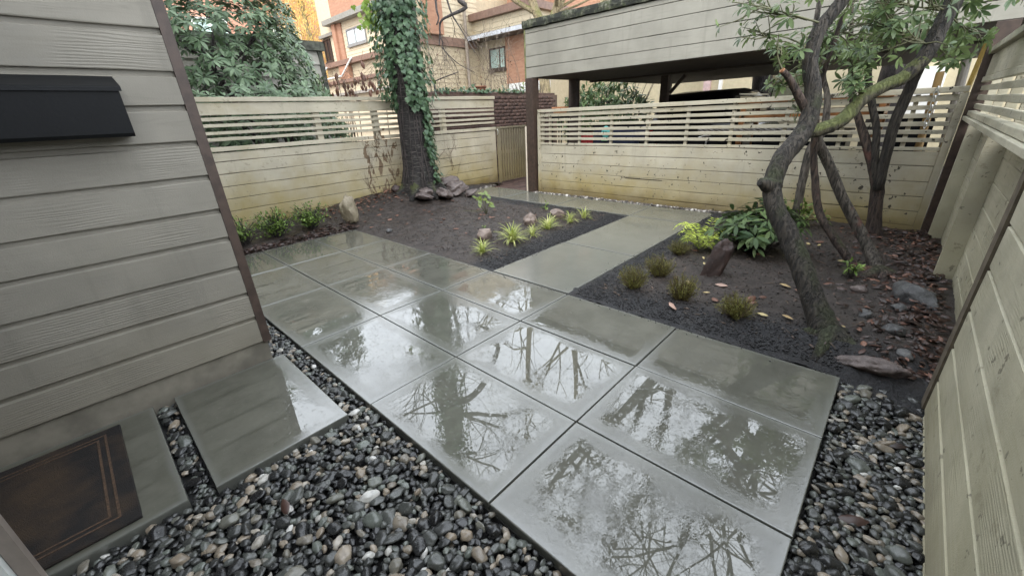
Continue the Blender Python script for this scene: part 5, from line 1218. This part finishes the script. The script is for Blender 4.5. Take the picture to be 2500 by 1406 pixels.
# ================================================================= BEHIND THE CARPORT
yh = thing('garage_house', 'pale yellow stucco house beyond the carport with a house number and garage bay', 'building', (14, 0, 0))
MB().box(13.5, 13.8, 1.95, 3.25, -.2, 5).build('wall', CREAM2, yh); MB().box(13.5, 13.8, -9, .55, -.2, 5).build('wall', CREAM2, yh); MB().box(13.5, 13.8, .551, 1.949, 2.12, 5).build('wall', CREAM2, yh)
MB().box(16, 16.3, 3.2, 9.5, -.2, 5).build('wall', CREAM2, yh); MB().box(13.8, 16, 3.24, 3.3, -.2, 5).build('wall', CREAM2, yh)
MB().box(14.9, 15.1, .4, 2.1, -.2, 2.2).build('garage_bay', plain('grey_bay', (.24, .225, .19), .7), yh)
f = MB().box(14.86, 14.90, .62, 1.72, 1.10, 1.86).build('window', BLACKM, yh); MB().box(14.845, 14.859, .69, 1.65, 1.17, 1.79).build('pane', plain('bay_glass', (.20, .22, .20), .1), f)
gd = MB().box(13.43, 13.499, -2.05, -1.05, .02, 2.0).build('garage_door', WHITE, yh)
for z in (.5, 1.0, 1.5): MB().box(13.424, 13.43, -2.05, -1.05, z-.012, z+.012).build('door_groove', plain('door_groove', (.4, .4, .38), .6) if 'door_groove' not in bpy.data.materials else bpy.data.materials['door_groove'], gd)
MB().box(13.40, 13.499, 3.05, 3.249, -.1, 2.3).build('corner_trim', plain('pink_trim', (.50, .36, .34), .6), yh); MB().box(13.38, 13.499, 2.72, 2.80, 1.6, 2.3).build('downpipe', WHITE, yh)
MB().box(13.44, 13.498, 2.16, 2.46, 1.45, 1.78).build('vent_hatch', plain('brown_hatch', (.17, .13, .10), .6), yh)
cu = bpy.data.curves.new('house_number', 'FONT'); cu.body = '2050'; cu.size = .19; cu.extrude = .004; cu.align_x = 'CENTER'
to = bpy.data.objects.new('house_number', cu); COL.objects.link(to); bpy.context.view_layer.update()
nm = bpy.data.meshes.new_from_object(to.evaluated_get(bpy.context.evaluated_depsgraph_get())); bpy.data.objects.remove(to)
obj('house_number', nm, plain('number_grey', (.16, .15, .13), .5), yh, Matrix(((0, 0, -1, 13.494), (-1, 0, 0, 1.985), (0, 1, 0, 1.50), (0, 0, 0, 1))))

car = thing('parked_car', 'black car parked with its tail to the carport fence', 'car', (9.9, 1.3, 0))
def loft(secs):
    m = MB(); n = len(secs[0])
    for s in secs: m.v += s
    for i in range(len(secs)-1):
        for k in range(n): m.f.append((i*n+k, i*n+(k+1) % n, i*n+n+(k+1) % n, i*n+n+k))
    m.f += [tuple(reversed(range(n))), tuple((len(secs)-1)*n+k for k in range(n))]; return m
cy = 1.52
def sec(x, w, z0, z1, r=.12): return [(x, cy-w+.06, z0), (x, cy-w, z0+r), (x, cy-w*.99, z1-r), (x, cy-w+r, z1), (x, cy+w-r, z1), (x, cy+w*.99, z1-r), (x, cy+w, z0+r), (x, cy+w-.06, z0)]
loft([sec(7.90, .78, .40, .88), sec(7.96, .88, .28, 1.02), sec(8.4, .93, .24, 1.05), sec(10.4, .94, .24, 1.02), sec(11.6, .92, .25, .98), sec(12.4, .84, .30, .84), sec(12.6, .70, .36, .70)]).build('body', CARPAINT, car, True)
loft([sec(8.02, .80, 1.0, 1.10, .04), sec(8.12, .74, 1.0, 1.52, .10), sec(8.35, .70, 1.0, 1.64, .10), sec(9.2, .70, 1.0, 1.70, .10), sec(10.2, .70, 1.0, 1.665, .10), sec(10.75, .72, 1.0, 1.50, .10), sec(11.55, .80, .98, 1.02, .02)]).build('cabin', CARPAINT, car, True)
def quad(name, pts, mat, par): return MB().add(pts, [(0, 1, 2, 3)]).build(name, mat, par)
quad('rear_window', [(8.035, cy-.60, 1.16), (8.118, cy-.58, 1.46), (8.118, cy+.58, 1.46), (8.035, cy+.60, 1.16)], GLASSD, car)
for a, b in ((8.5, 9.4), (9.48, 10.45)): quad('side_window', [(a, cy-.80, 1.10), (b, cy-.80, 1.10), (b-.08, cy-.725, 1.54), (a+.06, cy-.725, 1.54)], GLASSD, car)
MB().box(8.5, 10.6, cy-.735, cy-.715, 1.565, 1.585).build('roof_trim', CHROME, car); MB().tube([(10.62, cy-.72, 1.56, .018), (11.0, cy-.75, 1.36, .018), (11.5, cy-.80, 1.06, .018)], 6).build('pillar_glint', CHROME, car)  # pale tube along the windscreen pillar stands in for a reflection
for y in (cy-.84, cy+.66): MB().box(7.93, 8.02, y, y+.18, .70, .98, bev=.01).build('tail_light', plain('tail_red', (.30, .01, .01), .2) if 'tail_red' not in bpy.data.materials else bpy.data.materials['tail_red'], car)
for x in (8.75, 11.55):
    for s in (-1, 1):
        wv = MB(); n = 24
        w0 = MB().tube([(x, cy+s*.74, .31, .32), (x, cy+s*.95, .31, .32)], 24).build('wheel', RUBBER, car, False); MB().tube([(x, cy+s*.951, .31, .20), (x, cy+s*.96, .31, .19)], 16).build('rim', CHROME, w0)

bk = thing('bicycle', 'bicycle with pale handlebar leaning behind the slats of the carport fence', 'bicycle', (6.2, .9, 0))
def ring(c, R, r_, n=28, m_=6):
    m = MB(); pts = [(c[0], c[1]+R*math.cos(6.2832*k/n), c[2]+R*math.sin(6.2832*k/n), r_) for k in range(n+1)]; return m.tube(pts, m_, False)
for y in (.35, 1.42):
    w = ring((6.2, y, .24), .33, .020).build('wheel', RUBBER, bk, True); ring((6.2, y, .24), .31, .009).build('rim', CHROME, w, True); sp_ = MB()
    for k in range(16): sp_.tube([(6.2, y, .24, .002), (6.2, y+.31*math.cos(k*.3927), .24+.31*math.sin(k*.3927), .002)], 3, False)
    sp_.build('spokes', CHROME, w)
fr_ = MB()
for a, b in (((6.2, .97, .22), (6.2, 1.12, .72)), ((6.2, .97, .22), (6.2, .56, .68)), ((6.2, 1.10, .66), (6.2, .55, .74)), ((6.2, .97, .22), (6.2, 1.42, .24)), ((6.2, 1.11, .68), (6.2, 1.42, .24)), ((6.2, .54, .80), (6.2, .35, .24))): fr_.tube([(*a, .017), (*b, .017)], 8)
fr_.build('frame', PALECLOTH, bk, True); MB().tube([(6.2, .54, .78, .014), (6.18, .50, .97, .013)], 8).build('stem', CHROME, bk)
MB().tube(smooth_line([(5.95, .56, .96, .011), (6.05, .50, .985, .012), (6.18, .49, .97, .012), (6.32, .50, .985, .012), (6.44, .56, .96, .011)], 4), 8).build('handlebar', CHROME, bk, True)
MB().add(*prism([(1.02, .82), (1.02, .86), (1.14, .88), (1.28, .88), (1.28, .80), (1.16, .79)], 6.13, 6.27)).build('saddle', BLACKM, bk); MB().tube([(6.2, 1.12, .70, .012), (6.2, 1.15, .80, .012)], 8).build('seat_post', CHROME, bk)

def tote(label, x, y0, y1, z0, h, mat, d=.5, group='storage totes behind the slats'):
    t = thing('storage_tote', label, 'box', (x+d/2, (y0+y1)/2, z0), group); MB().box(x, x+d, y0, y1, z0, z0+h-.04, bev=.015).build('body', mat, t); MB().box(x-.015, x+d+.015, y0-.015, y1+.015, z0+h-.039, z0+h, bev=.01).build('lid', BLACKM, t); return t
tote('lower navy tote behind the teal mask', 5.98, 1.62, 2.42, -.1, .62, NAVY); tote('upper navy tote on which the teal mask hangs', 5.98, 1.62, 2.42, .522, .66, NAVY)
tote('lower navy tote left of the workbench', 6.55, .10, 1.55, -.1, .55, NAVY); tote('upper dark tote stacked behind the bicycle', 6.55, .10, 1.55, .452, .60, BLACKM)
tote('long black tote under the workbench', 5.95, -1.25, -.15, -.1, .62, NAVY, .6); tote('second black tote on the shelf of the workbench', 5.95, -1.22, -.18, .55, .5, BLACKM, .6)
tote('bright red crate beside the bicycle saddle', 6.0, 1.30, 1.52, .32, .58, REDM, .22, 'red crates behind the slats'); tote('red crate near the end of the carport fence', 5.80, 2.44, 2.60, .60, .50, REDM, .2, 'red crates behind the slats')
for nm_, y0, y1, z in (('wooden_box', 1.28, 1.54, -.1), ('wooden_box', 2.43, 2.62, -.1)):
    t = thing(nm_, 'dark crate under the red one beside the bicycle' if y0 < 2 else 'dark crate under the red one near the fence end', 'box', (5.9, y0, z)); MB().box(5.79, 6.03 if y0 > 2 else 6.23, y0, y1, z, .318 if y0 < 2 else .598, bev=.01).build('body', BLACKM, t)
tote('tall black tote behind the forked dark tree', 5.95, -1.95, -1.62, -.1, .70, BLACKM, .5); tote('second tall black tote stacked behind the forked dark tree', 5.95, -1.95, -1.62, .602, .60, BLACKM, .5)
wbk = thing('workbench', 'varnished wooden bench top showing above the carport fence', 'bench', (6.3, -.6, 0)); MB().box(5.85, 6.75, -1.55, .05, 1.40, 1.455, bev=.006).build('top', WOODP, wbk)
for x in (5.9, 6.65):
    for y in (-1.5, -.04): MB().box(x, x+.06, y, y+.06, -.12, 1.40).build('leg', WOODP, wbk)
MB().box(5.9, 6.7, -1.5, 0.0, 1.22, 1.30).build('apron', WOODP, wbk)
mk = thing('toy_mask', 'teal and green face shape with two dark eyes behind the slats', 'mask', (5.95, 2.15, 1.0)); v, f = ICO[2]
mt = [(5.955-.03*max(0, -x)-.0, 2.155+.088*y*(1 if z > -.2 else .72), 1.03+.125*z) for x, y, z in v]
obj('face', np_mesh('face', mt, f), TEAL, mk, None, True)
mv = MB().box(5.912, 5.925, 2.095, 2.215, .905, .962, bev=.006).build('jaw', GREENP, mk)
for y in (2.135, 2.180): MB().ico(1, TRS((5.925, y, 1.045), (0, 0, 0), (.008, .014, .018))).build('eye', BLACKM, mk)
rp = thing('rope', 'grey twisted rope strung behind the slats', 'rope', (5.75, -.2, 1.1)); m = MB()
for ph in (0, 2.1, 4.2): m.tube([(5.74+.016*math.cos(k*.6+ph), .5-k*.022, 1.075+.016*math.sin(k*.6+ph), .012) for k in range(60)], 5, False)
m.build('strands', plain('grey_rope', (.30, .28, .26), .85), rp)
ch = thing('chain', 'pale chain hanging down over the cap of the carport fence', 'chain', (5.41, -1.88, 1.3))
def link_ring(): return MB().tube([(.016*math.cos(k*.6283), .028*math.sin(k*.6283), 0, .0045) for k in range(11)], 5, False)
lm = link_ring().mesh('chain_link'); lm.materials.append(CHROME)
for k in range(9): obj('chain_link', lm, None, ch, TRS((5.405+.004*(k % 2), -1.876, 1.45-k*.042), (rad(90), 0, rad(90 if k % 2 else 25)), 1.0))
for lb, p, q, r_, mt_ in (('pale yellow pole leaning in the corner by the side fence', (5.75, -2.02, -.1), (5.62, -2.12, 1.95), .022, plain('yellow_pole', (.42, .28, .07), .5)), ('tan post end standing behind the carport fence corner', (5.85, -1.92, -.1), (5.80, -1.86, 1.62), .035, plain('tan_post', (.36, .23, .09), .6)), ('grey pipe propped between the poles in the corner', (5.95, -2.15, -.1), (5.85, -2.02, 1.75), .04, plain('grey_pipe', (.22, .20, .17), .5))):
    tag(MB().tube([(*p, r_), (*q, r_)], 10).build('timber_pole', mt_), lb, 'pole')

tl_ = MB(); r9 = random.Random(77)
for k in range(150):
    if k % 2: x, y = r9.uniform(1.95, 4.4), r9.uniform(1.1, 4.5)
    else: x, y = r9.uniform(1.95, 5.2), r9.uniform(-2.15, -.15)
    th = r9.uniform(0, 6.28); ln = r9.uniform(.03, .13); z = soil_h(x, y)+.008; q = r9.uniform(.002, .004); d = Vector((math.cos(th), math.sin(th), r9.uniform(-.1, .1)))
    tl_.tube([(x, y, z, q), (x+d.x*ln*.5+r9.gauss(0, .006), y+d.y*ln*.5+r9.gauss(0, .006), soil_h(x+d.x*ln*.5, y+d.y*ln*.5)+.009, q), (x+d.x*ln, y+d.y*ln, soil_h(x+d.x*ln, y+d.y*ln)+.008, q*.6)], 4)
o = tl_.build('twig_litter', plain('dead_twig', (.085, .06, .042), .7, var=.5)); o['kind'] = 'stuff'
ms = []
for k in range(1100):
    x, y = (r9.uniform(1.95, 4.5), r9.uniform(1.1, 4.7)) if k % 3 else (r9.uniform(1.95, 5.3), r9.uniform(-2.2, -.15)); sz = r9.uniform(.008, .026)
    ms.append(TRS((x, y, soil_h(x, y)+.004), (r9.uniform(-.4, .4), r9.uniform(-.4, .4), r9.uniform(0, 6.28)), (sz, sz*.4, sz*.16)))
o = obj('bark_chips', np_mesh('bark_chips', *bake(ICO[0], ms)), plain('wet_bark_chip', (.075, .05, .038), .5, var=.6, scale=18)); o['kind'] = 'stuff'
# stray pebbles kicked onto the slabs and a few specks of soil on the patio
ms = []
for k in range(420):
    e = r9.random()
    if e < .55: x, y = 1.822-abs(r9.gauss(0, .035)), r9.uniform(-1.8, 3.6)
    elif e < .8: x, y = r9.uniform(1.9, 4.5), .905-abs(r9.gauss(0, .03))
    else: x, y = r9.uniform(1.9, 5.1), abs(r9.gauss(0, .03))+.01
    sz = r9.uniform(.0012, .0045); ms.append(TRS((x, y, .004), (r9.uniform(0, 6), r9.uniform(0, 6), 0), (sz*1.4, sz, sz*.6)))
o = obj('soil_specks', np_mesh('soil_specks', *bake(ICO[0], ms)), COMPOST); o['kind'] = 'stuff'
